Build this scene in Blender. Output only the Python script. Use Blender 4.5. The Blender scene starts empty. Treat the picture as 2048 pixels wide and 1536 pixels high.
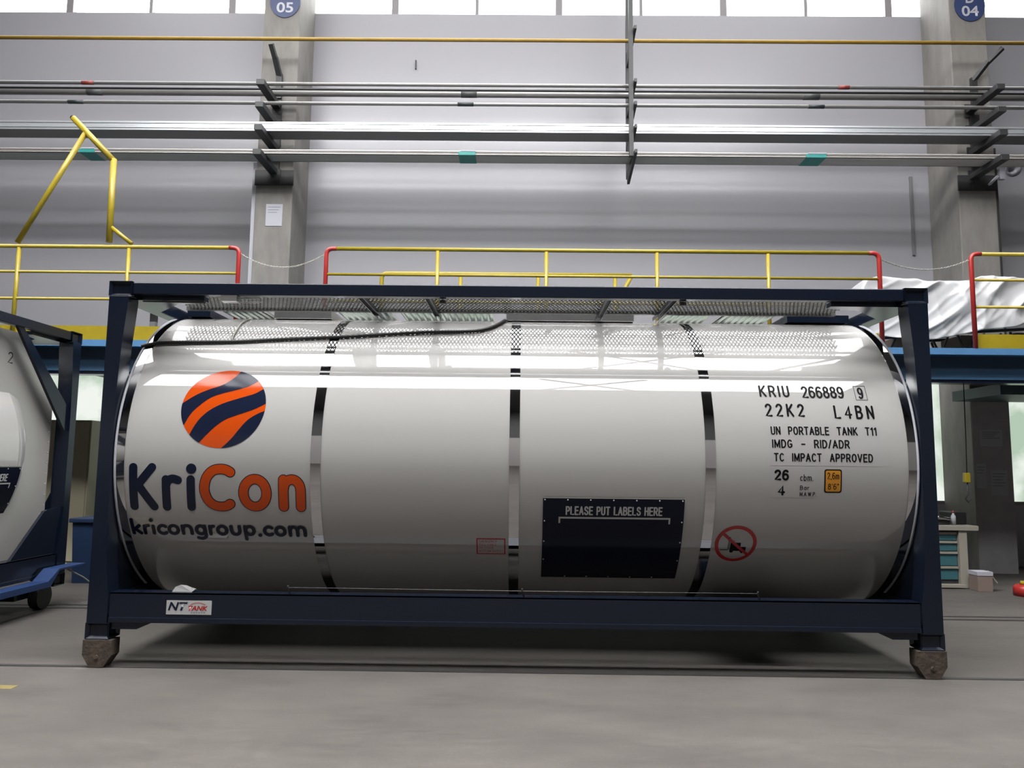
import bpy, bmesh, math, random
from mathutils import Vector, Matrix
PI = math.pi
R_ = math.radians
random.seed(7)
scene = bpy.context.scene
C = scene.collection

# ---------------------------------------------------------------- camera
FPX = 1500.0
cam_d = bpy.data.cameras.new('camera')
cam_d.sensor_fit = 'HORIZONTAL'; cam_d.sensor_width = 36.0
cam_d.lens = 36.0 * FPX / 2048.0
cam_d.clip_start = 0.05; cam_d.clip_end = 200
cam = bpy.data.objects.new('camera', cam_d); C.objects.link(cam)
_r = Vector((0.99989645, 0.00886819, 0.01133309)); _u = Vector((-0.01030857, -0.10809161, 0.99408749)); _f = Vector((-0.01004077, 0.99410138, 0.107989))
cam.matrix_world = Matrix(((_r.x, _u.x, -_f.x, 0.0309), (_r.y, _u.y, -_f.y, -5.4356), (_r.z, _u.z, -_f.z, 1.4481), (0, 0, 0, 1)))
scene.camera = cam

# ---------------------------------------------------------------- exposure, world
vs = scene.view_settings
scene.display_settings.display_device = 'sRGB'
vs.view_transform = 'Standard'; vs.look = 'None'; vs.gamma = 1.0; vs.exposure = 0.0; vs.use_curve_mapping = False
scene.cycles.use_denoising = True
scene.cycles.max_bounces = 8
scene.cycles.glossy_bounces = 5
scene.cycles.caustics_reflective = False
scene.cycles.caustics_refractive = False
scene.cycles.sample_clamp_indirect = 6.0
w = bpy.data.worlds.new('world'); scene.world = w; w.use_nodes = True
w.node_tree.nodes['Background'].inputs[0].default_value = (0.9, 0.95, 1.0, 1); w.node_tree.nodes['Background'].inputs[1].default_value = 1.0

# strengths of the daylight panes (roof lights and windows)
SKY_A, SKY_M, SKY_B, SKY_C, CLERE, LOWWIN = 45.0, 16.0, 16.0, 5.5, 7.5, .92

# ---------------------------------------------------------------- materials
def newmat(name):
    m = bpy.data.materials.new(name); m.use_nodes = True
    return m, m.node_tree.nodes, m.node_tree.links, m.node_tree.nodes['Principled BSDF']
def mat(name, col, rough=0.5, metal=0.0, coat=0.0, ior=1.5, noise=0.0, nscale=4.0, stretch=(1, 1, 1), bump=0.0, bscale=40.0, rnoise=0.0):
    m, n, l, b = newmat(name)
    if metal < .5: col = tuple(c * .52 for c in col)
    b.inputs['Base Color'].default_value = (*col, 1); b.inputs['Roughness'].default_value = rough
    b.inputs['Metallic'].default_value = metal; b.inputs['IOR'].default_value = ior
    b.inputs['Coat Weight'].default_value = coat; b.inputs['Coat Roughness'].default_value = 0.04
    if noise or bump or rnoise:
        tc = n.new('ShaderNodeTexCoord'); mp = n.new('ShaderNodeMapping'); mp.inputs['Scale'].default_value = stretch
        l.new(tc.outputs['Object'], mp.inputs['Vector'])
        if noise or rnoise:
            t = n.new('ShaderNodeTexNoise'); t.inputs['Scale'].default_value = nscale; t.inputs['Detail'].default_value = 8; t.inputs['Roughness'].default_value = 0.6
            l.new(mp.outputs[0], t.inputs['Vector'])
        if noise:
            r = n.new('ShaderNodeMapRange'); r.inputs['From Min'].default_value = 0.25; r.inputs['From Max'].default_value = 0.75
            r.inputs['To Min'].default_value = 1 - noise; r.inputs['To Max'].default_value = 1 + noise
            l.new(t.outputs['Fac'], r.inputs['Value'])
            v = n.new('ShaderNodeVectorMath'); v.operation = 'SCALE'; v.inputs[0].default_value = col
            l.new(r.outputs[0], v.inputs['Scale']); l.new(v.outputs[0], b.inputs['Base Color'])
        if rnoise:
            r = n.new('ShaderNodeMapRange'); r.inputs['From Min'].default_value = 0.3; r.inputs['From Max'].default_value = 0.7
            r.inputs['To Min'].default_value = rough - rnoise; r.inputs['To Max'].default_value = rough + rnoise
            l.new(t.outputs['Fac'], r.inputs['Value']); l.new(r.outputs[0], b.inputs['Roughness'])
        if bump:
            t2 = n.new('ShaderNodeTexNoise'); t2.inputs['Scale'].default_value = bscale; t2.inputs['Detail'].default_value = 4
            l.new(mp.outputs[0], t2.inputs['Vector'])
            bp = n.new('ShaderNodeBump'); bp.inputs['Strength'].default_value = bump; bp.inputs['Distance'].default_value = 0.01
            l.new(t2.outputs['Fac'], bp.inputs['Height']); l.new(bp.outputs[0], b.inputs['Normal'])
    return m
def emis(name, col, s, green=0.0):
    m, n, l, b = newmat(name); n.remove(b)
    e = n.new('ShaderNodeEmission'); e.inputs[0].default_value = (*col, 1); e.inputs[1].default_value = s
    if green:   # blurred foliage and yard seen through the glazing
        tc = n.new('ShaderNodeTexCoord'); t = n.new('ShaderNodeTexNoise'); t.inputs['Scale'].default_value = 1.6; t.inputs['Detail'].default_value = 5
        l.new(tc.outputs['Object'], t.inputs['Vector'])
        r = n.new('ShaderNodeValToRGB'); r.color_ramp.elements[0].position = 0.38; r.color_ramp.elements[0].color = (0.50, 0.64, 0.50, 1)
        r.color_ramp.elements[1].position = 0.6; r.color_ramp.elements[1].color = (*col, 1)
        l.new(t.outputs['Fac'], r.inputs[0]); l.new(r.outputs[0], e.inputs[0])
    l.new(e.outputs[0], n['Material Output'].inputs['Surface'])
    return m

M = {}
M['skin'] = mat('tank_white', (0.565, 0.553, 0.54), 0.02, ior=1.64)
M['cladding'] = mat('grey_cladding', (0.44, 0.43, 0.41), 0.25)
M['chrome'] = mat('polished_steel', (0.50, 0.50, 0.51), 0.04, 1.0)
M['steel'] = mat('brushed_steel', (0.5, 0.5, 0.5), 0.28, 1.0, noise=0.1, nscale=12)
M['alu'] = mat('aluminium_plank', (0.85, 0.85, 0.84), 0.22, 1.0)
M['mesh'] = mat('galvanised_mesh', (0.16, 0.16, 0.155), 0.45, 0.3)
M['navy'] = mat('navy_paint', (0.0065, 0.012, 0.027), 0.22, ior=1.4)
M['navy_text'] = mat('navy_vinyl', (0.012, 0.018, 0.045), 0.10, ior=1.3)
M['orange'] = mat('orange_vinyl', (0.72, 0.085, 0.006), 0.10, ior=1.35)
M['black'] = mat('black_rubber', (0.012, 0.012, 0.013), 0.5)
M['blacktext'] = mat('black_vinyl', (0.010, 0.010, 0.012), 0.35, ior=1.15)
M['white'] = mat('white_vinyl', (0.62, 0.62, 0.62), 0.4)
M['film'] = mat('clear_film', (0.565, 0.552, 0.545), 0.08, ior=1.7)
M['red'] = mat('red_vinyl', (0.55, 0.014, 0.014), 0.35)
M['amber'] = mat('amber_vinyl', (0.80, 0.33, 0.02), 0.35)
M['placard'] = mat('placard_navy', (0.008, 0.012, 0.028), 0.22, ior=1.22)
M['rust'] = mat('rusty_iron', (0.085, 0.060, 0.042), 0.8, noise=0.5, nscale=9, bump=0.6, bscale=30)
M['yellow'] = mat('yellow_paint', (0.49, 0.37, 0.02), 0.38, noise=0.12, nscale=6)
M['gaspipe'] = mat('ochre_pipe', (0.50, 0.30, 0.035), 0.5, noise=0.15, nscale=4)
M['redpaint'] = mat('red_paint', (0.55, 0.03, 0.025), 0.4)
M['blue'] = mat('blue_paint', (0.12, 0.31, 0.60), 0.45, noise=0.1, nscale=3)
M['deepblue'] = mat('deep_blue_web', (0.03, 0.085, 0.16), 0.45, noise=0.15, nscale=3)  # channel web, coloured darker blue than the edge angle above it
M['brightblue'] = mat('bogie_blue', (0.020, 0.058, 0.19), 0.4, noise=0.2, nscale=5)
M['teal'] = mat('teal_paint', (0.06, 0.115, 0.135), 0.5, noise=0.15, nscale=2)
M['wall'] = mat('wall_paint', (0.47, 0.46, 0.495), 0.32, ior=1.45, noise=0.012, nscale=0.8)
M['dimwall'] = mat('hall_paint', (0.07, 0.067, 0.065), 0.6)
M['lowpaint'] = mat('lower_wall_paint', (0.60, 0.57, 0.54), 0.6)
M['ceiling'] = mat('roof_sheet', (0.20, 0.20, 0.205), 0.6)
M['beam'] = mat('crane_grey', (0.22, 0.22, 0.23), 0.5)
M['concrete'] = mat('column_concrete', (0.285, 0.27, 0.25), 0.75, noise=0.22, nscale=2.5, stretch=(2.5, 2.5, 0.8), bump=0.2)
M['darkcoat'] = mat('column_grey_coat', (0.50, 0.485, 0.50), 0.7, noise=0.15, nscale=4)
M['clamp'] = mat('bracket_steel', (0.035, 0.036, 0.038), 0.55, noise=0.2, nscale=8)
M['pipe'] = mat('grey_pipe', (0.42, 0.41, 0.40), 0.32, 0.35, noise=0.1, nscale=3, stretch=(0.4, 4, 4))
M['zinc'] = mat('zinc_tray', (0.50, 0.52, 0.54), 0.35, 0.6, noise=0.06, nscale=2, stretch=(0.3, 5, 5))
M['duct'] = mat('dusty_tray', (0.72, 0.69, 0.66), 0.5, 0.2, noise=0.12, nscale=3, stretch=(0.4, 4, 4))
M['tealtape'] = mat('teal_tape', (0.02, 0.36, 0.33), 0.5)
M['greytape'] = mat('grey_tape', (0.11, 0.115, 0.115), 0.5)
M['blacktape'] = mat('black_tape', (0.03, 0.04, 0.045), 0.5)
M['redtape'] = mat('red_tape', (0.35, 0.05, 0.035), 0.5)
M['disc'] = mat('blue_disc', (0.035, 0.06, 0.18), 0.4)
M['discwhite'] = mat('disc_white', (0.62, 0.62, 0.68), 0.4)
M['paper'] = mat('paper', (0.60, 0.60, 0.66), 0.7)
M['papertext'] = mat('paper_print', (0.25, 0.25, 0.28), 0.7)
M['mullion'] = mat('mullion_grey', (0.30, 0.28, 0.29), 0.5)
M['beige'] = mat('beige_cabinet', (0.85, 0.78, 0.56), 0.5)
M['binblue'] = mat('bin_blue', (0.012, 0.035, 0.10), 0.5)
M['desk'] = mat('desk_cream', (0.42, 0.39, 0.33), 0.5)
M['drawer'] = mat('drawer_teal', (0.045, 0.17, 0.20), 0.5)
M['carton'] = mat('carton', (0.30, 0.22, 0.19), 0.8)
M['chain'] = mat('chain_steel', (0.35, 0.34, 0.30), 0.4, 0.8)
M['leaf'] = mat('leaf_green', (0.035, 0.07, 0.02), 0.6, noise=0.4, nscale=10)
M['plastic'] = mat('white_sheet', (0.82, 0.82, 0.84), 0.28, ior=1.45)
M['linepaint'] = mat('floor_yellow', (0.26, 0.20, 0.06), 0.6, noise=0.35, nscale=14)
M['railsteel'] = mat('floor_rail_steel', (0.035, 0.033, 0.032), 0.5)
M['sky_a'] = emis('rooflight_a', (1, 1, 1), SKY_A); M['sky_m'] = emis('rooflight_m', (1, 1, 1), SKY_M); M['sky_b'] = emis('rooflight_b', (1, 1, 1), SKY_B); M['sky_c'] = emis('rooflight_c', (1, 1, 1), SKY_C)
M['clere'] = emis('clerestory_pane', (0.97, 0.99, 1), CLERE); M['lowwin'] = emis('low_window_pane', (0.95, 1.0, 0.93), LOWWIN, green=1)
# concrete floor: pale grey, dusty, slightly polished
def floor_mat():
    m, n, l, b = newmat('floor_concrete')
    tc = n.new('ShaderNodeTexCoord')
    def noise(s, d, st=(1, 1, 1), ro=0.6):
        mp = n.new('ShaderNodeMapping'); mp.inputs['Scale'].default_value = st; l.new(tc.outputs['Object'], mp.inputs[0])
        t = n.new('ShaderNodeTexNoise'); t.inputs['Scale'].default_value = s; t.inputs['Detail'].default_value = d; t.inputs['Roughness'].default_value = ro
        l.new(mp.outputs[0], t.inputs['Vector']); return t.outputs['Fac']
    a = noise(1.3, 8, (0.6, 1.6, 1)); f = noise(11, 6, (1, 2, 1), 0.7); sp = noise(60, 2)
    def ramp(src, p0, c0, p1, c1):
        r = n.new('ShaderNodeMapRange'); r.inputs[1].default_value = p0; r.inputs[2].default_value = p1; r.inputs[3].default_value = c0; r.inputs[4].default_value = c1
        l.new(src, r.inputs[0]); return r.outputs[0]
    def mul(x, y):
        q = n.new('ShaderNodeMath'); q.operation = 'MULTIPLY'; l.new(x, q.inputs[0]); l.new(y, q.inputs[1]); return q.outputs[0]
    k = mul(mul(ramp(a, .3, .80, .7, 1.18), ramp(f, .3, .86, .7, 1.12)), ramp(sp, .3, .96, .75, 1.05))
    v = n.new('ShaderNodeVectorMath'); v.operation = 'SCALE'; v.inputs[0].default_value = (0.077, 0.070, 0.065); l.new(k, v.inputs['Scale'])
    b.inputs['IOR'].default_value = 1.16
    l.new(v.outputs[0], b.inputs['Base Color'])
    l.new(ramp(f, .3, .50, .7, .66), b.inputs['Roughness'])
    bp = n.new('ShaderNodeBump'); bp.inputs['Strength'].default_value = 0.08; l.new(f, bp.inputs['Height']); l.new(bp.outputs[0], b.inputs['Normal'])
    return m
M['floor'] = floor_mat()

# ---------------------------------------------------------------- helpers
class MB:
    def __init__(s): s.bm = bmesh.new()
    def box(s, x0, x1, y0, y1, z0, z1, bev=0.0):
        vs_ = [s.bm.verts.new(p) for p in ((x0, y0, z0), (x1, y0, z0), (x1, y1, z0), (x0, y1, z0), (x0, y0, z1), (x1, y0, z1), (x1, y1, z1), (x0, y1, z1))]
        fs = [s.bm.faces.new([vs_[i] for i in q]) for q in ((0, 3, 2, 1), (4, 5, 6, 7), (0, 1, 5, 4), (1, 2, 6, 5), (2, 3, 7, 6), (3, 0, 4, 7))]
        if bev:
            es = list({e for f in fs for e in f.edges})
            bmesh.ops.bevel(s.bm, geom=es, offset=bev, segments=2, affect='EDGES', profile=0.5)
        return s
    def prism(s, pts, d0, d1, axis='y'):
        def P(a, b, d):
            return (a, d, b) if axis == 'y' else ((d, a, b) if axis == 'x' else (a, b, d))
        A = [s.bm.verts.new(P(a, b, d0)) for a, b in pts]; B = [s.bm.verts.new(P(a, b, d1)) for a, b in pts]
        s.bm.faces.new(A); s.bm.faces.new(B[::-1])
        n = len(pts)
        for i in range(n):
            s.bm.faces.new((A[i], B[i], B[(i + 1) % n], A[(i + 1) % n]))
        bmesh.ops.recalc_face_normals(s.bm, faces=s.bm.faces)
        return s
    def bar(s, p0, p1, w, h, up=(0, 0, 1)):
        p0 = Vector(p0); p1 = Vector(p1); d = (p1 - p0).normalized(); up = Vector(up)
        if abs(d.dot(up)) > .98: up = Vector((0, 1, 0))
        sx = d.cross(up).normalized(); sz = sx.cross(d).normalized()
        vs_ = [s.bm.verts.new(p + sx * a * w / 2 + sz * b * h / 2) for p in (p0, p1) for a, b in ((-1, -1), (1, -1), (1, 1), (-1, 1))]
        for q in ((0, 1, 2, 3), (7, 6, 5, 4), (0, 4, 5, 1), (1, 5, 6, 2), (2, 6, 7, 3), (3, 7, 4, 0)):
            s.bm.faces.new([vs_[i] for i in q])
        return s
    def tube(s, pts, r, seg=12, closed=False):
        pts = [Vector(p) for p in pts]; n = len(pts); rings = []
        def tang(i):
            if closed: return (pts[(i + 1) % n] - pts[i - 1]).normalized()
            if i == 0: return (pts[1] - pts[0]).normalized()
            if i == n - 1: return (pts[-1] - pts[-2]).normalized()
            return ((pts[i + 1] - pts[i]).normalized() + (pts[i] - pts[i - 1]).normalized()).normalized()
        t = tang(0); a = Vector((0, 0, 1)) if abs(t.z) < .9 else Vector((1, 0, 0)); nrm = t.cross(a).normalized()
        for i in range(n):
            t = tang(i); nrm = (nrm - t * nrm.dot(t)).normalized(); b = t.cross(nrm)
            rr = r[i] if isinstance(r, (list, tuple)) else r
            rings.append([s.bm.verts.new(pts[i] + (nrm * math.cos(2 * PI * k / seg) + b * math.sin(2 * PI * k / seg)) * rr) for k in range(seg)])
        m = n if closed else n - 1
        for i in range(m):
            A, B = rings[i], rings[(i + 1) % n]
            for k in range(seg):
                f = s.bm.faces.new((A[k], A[(k + 1) % seg], B[(k + 1) % seg], B[k])); f.smooth = True
        if not closed:
            s.bm.faces.new(rings[0][::-1]); s.bm.faces.new(rings[-1])
        return s
    def lathe(s, prof, cy, cz, seg=96, axis='x', smooth=True):
        """revolve profile [(along, radius)] about an x-axis line through (cy, cz)"""
        rings = []
        for a, r in prof:
            rings.append([s.bm.verts.new((a, cy - r * math.cos(2 * PI * k / seg), cz + r * math.sin(2 * PI * k / seg))) for k in range(seg)])
        for i in range(len(rings) - 1):
            for k in range(seg):
                f = s.bm.faces.new((rings[i][k], rings[i][(k + 1) % seg], rings[i + 1][(k + 1) % seg], rings[i + 1][k])); f.smooth = smooth
        return s
    def build(s, name, m, parent=None, local=True):
        bmesh.ops.recalc_face_normals(s.bm, faces=s.bm.faces)
        me = bpy.data.meshes.new(name); s.bm.to_mesh(me); s.bm.free()
        me.materials.append(m)
        o = bpy.data.objects.new(name, me); C.objects.link(o)
        if parent is not None:
            o.parent = parent
            if parent.type == 'EMPTY' and not parent.get('_local'):
                o.matrix_parent_inverse = Matrix.Translation(-parent.location)
        return o
def catmull(pts, n=8, closed=False):
    out = []; N = len(pts)
    rng = range(N) if closed else range(N - 1)
    for i in rng:
        g = lambda j: Vector(pts[j % N]) if closed else Vector(pts[max(0, min(N - 1, j))])
        p0, p1, p2, p3 = g(i - 1), g(i), g(i + 1), g(i + 2)
        for k in range(n):
            t = k / n
            out.append(0.5 * ((2 * p1) + (p2 - p0) * t + (2 * p0 - 5 * p1 + 4 * p2 - p3) * t * t + (3 * p1 - p0 - 3 * p2 + p3) * t ** 3))
    if not closed: out.append(Vector(pts[-1]))
    return out
def tag(o, label, cat, group=None, kind=None):
    o['label'] = label; o['category'] = cat
    if group: o['group'] = group
    if kind: o['kind'] = kind
    return o
def thing(name, label, cat, loc=(0, 0, 0), group=None):
    o = bpy.data.objects.new(name, None); C.objects.link(o); o.location = loc; o.empty_display_size = 0.2
    return tag(o, label, cat, group)
def struct(name, mb, m, parent=None):
    o = mb.build(name, m, parent)
    if parent is None: o['kind'] = 'structure'
    return o

# ---------------------------------------------------------------- room shell
HX, YB, YF, HZ = 12.5, 6.3, -11.5, 10.0
struct('floor', MB().box(-HX, HX, YF, YB + .3, -.2, 0), M['floor'])
wb = MB().box(-HX, HX, YB, YB + .3, 2.86, 8.9); wb.box(-HX, HX, YB, YB + .3, 0, .93)
for a, b in ((-HX, -8.9), (9.4, HX)): wb.box(a, b, YB, YB + .3, .93, 2.86)
struct('wall_back', wb, M['wall'])
struct('wall_left', MB().box(-HX - .3, -HX, YF, YB + .3, 0, 12.0), M['dimwall'])
struct('wall_right', MB().box(HX, HX + .3, YF, YB + .3, 0, 12.0), M['dimwall'])
struct('wall_front', MB().box(-HX, HX, YF - .3, YF, 0, HZ), M['dimwall'])
struct('trim_6', MB().box(-HX, HX, YF, YF + .03, 0, 4.6), M['lowpaint'])
# roof: low bay with three long rooflights, then a raised bay next to the back wall with one more
HZ2, YR = 11.8, 1.35
rows = [(-5.5, -3.1, 'sky_b', HZ, -8.3, 6.6), (-2.3, -1.22, 'sky_a', HZ, -7.6, 6.1), (-1.18, 1.1, 'sky_m', HZ, -7.3, 6.0), (1.75, 6.1, 'sky_c', HZ2, -8.8, 7.6)]
cm = MB(); yy = YF
for a, b, _k, z, xa, xb in rows:
    if z > HZ and yy < YR:
        cm.box(-HX, HX, yy, YR, HZ, HZ + .2); cm.box(-HX, HX, YR, YR + .1, HZ, HZ2 + .2); yy = YR + .1
    cm.box(-HX, HX, yy, a, z, z + .2); cm.box(-HX, xa, a, b, z, z + .2); cm.box(xb, HX, a, b, z, z + .2); yy = b
cm.box(-HX, HX, yy, YB + .3, HZ2, HZ2 + .2)
struct('ceiling', cm, M['ceiling'])
for i, (a, b, k, z, xa, xb) in enumerate(rows):
    struct('window_%d' % (i + 1), MB().box(xa, xb, a, b, z + .05, z + .12), M[k])
# upper ribbon window and the low ribbon window of the back wall
up = struct('window_5', MB().box(-HX, HX, YB + .12, YB + .16, 8.9, HZ2), M['clere'])
mu = MB()
for i in range(-9, 10):
    x = -2.106 + 1.364 * i
    t = .055 if i % 2 == 0 else .025
    mu.box(x - t, x + t, YB + .0, YB + .1, 8.9, HZ2)
mu.build('mullion', M['mullion'], up)
for wi, a, b in ((6, -8.9, 9.4),):
    lo = struct('window_%d' % wi, MB().box(a, b, YB + .12, YB + .16, .93, 2.86), M['lowwin'])
    mu = MB()
    for i in range(-9, 10):
        x = -1.0 + 1.364 * i
        if a < x < b: mu.box(x - .03, x + .03, YB + .02, YB + .1, .93, 2.86)
    mu.box(a, b, YB + .0, YB + .11, .93, .98)
    mu.build('mullion', M['mullion'], lo)
# crane girder and purlins under the roof (seen mirrored in the tank)
g = MB().box(-HX, HX, -2.95, -2.45, 9.0, 9.3)
struct('trim_1', g, M['beam'])
g = MB()
for x in (-2.75, -1.42): g.box(x - .14, x + .14, -2.3, 1.35, 9.55, 9.75)
for a, b in (((.9, -2.0), (3.6, 1.1)), ((3.4, -2.0), (.9, 1.1)), ((4.4, -2.0), (6.0, 1.1)), ((-5.4, -5.5), (-5.4, -3.4)), ((.4, -5.4), (2.4, -3.4)), ((2.4, -5.4), (.4, -3.4))):
    g.bar((a[0], a[1], 9.7), (b[0], b[1], 9.7), .14, .12)
struct('trim_2', g, M['ceiling'])
# rails let into the floor
for i, y in enumerate((0.03, 2.13, 2.28)):
    struct('trim_%d' % (3 + i), MB().box(-HX, HX, y - (.022 if i != 1 else .03), y + (.022 if i != 1 else .03), 0, .0035), M['railsteel'])

# ---------------------------------------------------------------- text and cylinder mapping
def text_bm(s, bold=0.0, shear=0.0, space=1.0):
    cu = bpy.data.curves.new('t', 'FONT'); cu.body = s; cu.offset = bold; cu.shear = shear; cu.space_character = space; cu.resolution_u = 4; cu.fill_mode = 'FRONT'
    cu.dimensions = '2D'
    o = bpy.data.objects.new('t', cu); C.objects.link(o)
    bpy.context.view_layer.update()
    me = bpy.data.meshes.new_from_object(o.evaluated_get(bpy.context.evaluated_depsgraph_get()))
    bm = bmesh.new(); bm.from_mesh(me)
    bpy.data.meshes.remove(me); bpy.data.objects.remove(o); bpy.data.curves.remove(cu)
    return bm
def fit(bm, x0, x1, y0, y1):
    xs = [v.co.x for v in bm.verts]; ys = [v.co.y for v in bm.verts]
    ax, bx, ay, by = min(xs), max(xs), min(ys), max(ys)
    for v in bm.verts:
        v.co.x = x0 + (v.co.x - ax) / (bx - ax) * (x1 - x0); v.co.y = y0 + (v.co.y - ay) / (by - ay) * (y1 - y0)
    return bm
RT, YC, ZC = 1.19, 1.219, 1.52
def wrap(bm, name, m, parent, off, step=.035):
    """bend a flat decal (x along the tank, y = arc length up from mid-height) round the shell"""
    ys = [v.co.y for v in bm.verts]; y = math.floor(min(ys) / step) * step
    bmesh.ops.triangulate(bm, faces=bm.faces)
    while y < max(ys):
        bmesh.ops.bisect_plane(bm, geom=bm.verts[:] + bm.edges[:] + bm.faces[:], plane_co=(0, y, 0), plane_no=(0, 1, 0)); y += step
    for v in bm.verts:
        a = v.co.y / RT; r = RT + off + v.co.z
        v.co = Vector((v.co.x, YC - r * math.cos(a), ZC + r * math.sin(a)))
    me = bpy.data.meshes.new(name); 
    for f in bm.faces: f.smooth = True
    bm.to_mesh(me); bm.free(); me.materials.append(m)
    o = bpy.data.objects.new(name, me); C.objects.link(o); o.parent = parent
    return o
def V(deg): return R_(deg) * RT
def ribbon(bm, pts, w, z=0.0, closed=False, caps=True):
    """one rounded stroke in the flat plane"""
    pts = [Vector((p[0], p[1])) for p in pts]; n = len(pts); L = []; Rr = []
    for i in range(n):
        if closed: t = (pts[(i + 1) % n] - pts[i - 1])
        else: t = pts[min(n - 1, i + 1)] - pts[max(0, i - 1)]
        t.normalize(); nn = Vector((-t.y, t.x)) * w / 2
        L.append(bm.verts.new((*(pts[i] + nn), z))); Rr.append(bm.verts.new((*(pts[i] - nn), z)))
    for i in range(n if closed else n - 1):
        j = (i + 1) % n; bm.faces.new((Rr[i], Rr[j], L[j], L[i]))
    if not closed and caps:
        for i, sgn in ((0, -1), (n - 1, 1)):
            t = (pts[1] - pts[0]) if i == 0 else (pts[-1] - pts[-2]); t.normalize(); t *= sgn
            nn = Vector((-t.y, t.x)); arc = []
            for k in range(1, 10):
                a = PI * k / 10; arc.append(bm.verts.new((*(pts[i] + (-nn * math.cos(a) + t * math.sin(a)) * w / 2), z)))
            A, B = (Rr[i], L[i]) if sgn > 0 else (L[i], Rr[i])
            bm.faces.new([A] + arc + [B])
def disc_bm(bm, cx, cy, rx, ry=None, z=0.0, n=40):
    ry = ry or rx
    bm.faces.new([bm.verts.new((cx + rx * math.cos(2 * PI * k / n), cy + ry * math.sin(2 * PI * k / n), z)) for k in range(n)])
def rect_bm(bm, x0, x1, y0, y1, z=0.0):
    bm.faces.new([bm.verts.new(p + (z,)) for p in ((x0, y0), (x1, y0), (x1, y1), (x0, y1))])
def ell(cx, cy, rx, ry, a0=0, a1=360, n=36):
    return [(cx + rx * math.cos(R_(a0 + (a1 - a0) * k / n)), cy + ry * math.sin(R_(a0 + (a1 - a0) * k / n))) for k in range(n if abs(a1 - a0) >= 360 else n + 1)]

# ---------------------------------------------------------------- tank container
ZB = 0.191; W = 3.029; ZT = ZB + 2.591
def casting(parent, sx, y0, z0):
    x0, x1 = (W - .178, W + .002) if sx > 0 else (-W - .002, -W + .178)
    bm = bmesh.new(); mb = MB(); mb.bm.free(); mb.bm = bm
    mb.box(x0, x1, y0, y0 + .162, z0, z0 + .118)
    bmesh.ops.recalc_face_normals(bm, faces=bm.faces)
    for f in list(bm.faces):
        if abs(f.normal.z) < .5:
            r = bmesh.ops.inset_individual(bm, faces=[f], thickness=.034)
            nn = f.normal.copy()
            bmesh.ops.translate(bm, verts=f.verts, vec=-nn * .028)
    es = [e for e in bm.edges if sum(1 for v in e.verts if abs(v.co.z - z0) < 1e-6 or abs(v.co.z - z0 - .118) < 1e-6) == 2 or (abs(e.verts[0].co.x - e.verts[1].co.x) < 1e-6 and abs(e.verts[0].co.y - e.verts[1].co.y) < 1e-6 and e.calc_length() > .1)]
    bmesh.ops.bevel(bm, geom=es, offset=.010, segments=2, affect='EDGES', profile=.5)
    return mb.build('corner_casting', M['navy'], parent)
def frame_parts(root, gus=True):
    """corner posts, rails, end beams, castings of one container (local coordinates, front face y = 0)"""
    for sx in (-1, 1):
        for y0, y1 in ((.004, .15), (2.288, 2.434)):
            a, b = sorted((sx * 2.878, sx * 3.022))
            MB().prism([(sx * 3.022, ZB + .11), (sx * 3.022, ZT - .11), (sx * 2.878, ZT - .11), (sx * 2.878, 2.62), (sx * 2.905, 2.3), (sx * 2.921, 1.95), (sx * 2.921, .95), (sx * 2.905, .70), (sx * 2.878, .50), (sx * 2.878, ZB + .11)], y0, y1).build('corner_post', M['navy'], root)
        for y in (-.002, 2.278):
            casting(root, sx, y, ZB); casting(root, sx, y, ZT - .118)
        a, b = sorted((sx * 2.90, sx * 3.01))
        MB().box(a, b, .14, 2.30, ZT - .125, ZT - .025, bev=.005).build('end_beam', M['navy'], root)
        MB().box(a, b, .14, 2.30, ZB + .12, ZB + .30, bev=.005).build('end_beam', M['navy'], root)
        # saddle that joins the shell to the end frame
        sk = MB(); sk.lathe([(sx * 2.86, .93), (sx * 2.99, .93), (sx * 2.99, .90), (sx * 2.86, .90)], YC, ZC, 64)
        for dy in (-1, 1):
            sk.prism([(YC + dy * .35, ZC - .86), (YC + dy * .75, ZC - .5), (YC + dy * 1.10, .62), (YC + dy * 1.10, .48), (YC + dy * .35, .48)], min(sx * 2.93, sx * 2.96), max(sx * 2.93, sx * 2.96), axis='x')
        sk.build('saddle_ring', M['navy'], root)
    for y, d in ((.014, 1), (2.424, -1)):
        a, b = sorted((y, y + d * .075))
        MB().box(-2.87, 2.87, a, b, 2.684, 2.774, bev=.006).build('top_rail', M['navy'], root)
        a, b = sorted((y, y + d * .012)); r = MB().box(-2.87, 2.87, a, b, .346, .518)
        a, b = sorted((y, y + d * .11)); r.box(-2.87, 2.87, a, b, .508, .520)
        a, b = sorted((y - d * .010, y + d * .11)); r.box(-2.87, 2.87, a, b, .309, .346, bev=.004)
        r.build('bottom_rail', M['navy'], root)
    for sx in (-1, 1):
        g = MB().prism([(sx * 2.86, .310), (sx * 2.86, .262), (sx * 2.67, .262), (sx * 2.56, .310)], .02, .10)
        g.build('gusset', M['navy'], root)
        for q in (1, -1):
            yc_ = lambda y: y if q > 0 else 2.438 - y
            MB().prism([(yc_(y), z) for y, z in ((.14, .48), (.14, 1.15), (.30, .80), (.60, .60), (1.0, .48))], min(sx * 2.925, sx * 2.937), max(sx * 2.925, sx * 2.937), axis='x').build('gusset', M['navy'], root)
        t = MB().prism([(sx * 2.90, .09), (sx * 2.35, .09), (sx * 2.35, .17), (sx * 2.62, .24), (sx * 2.90, .55)], 2.655, 2.690, axis='z')
        t.build('gusset', M['navy'], root)

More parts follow.
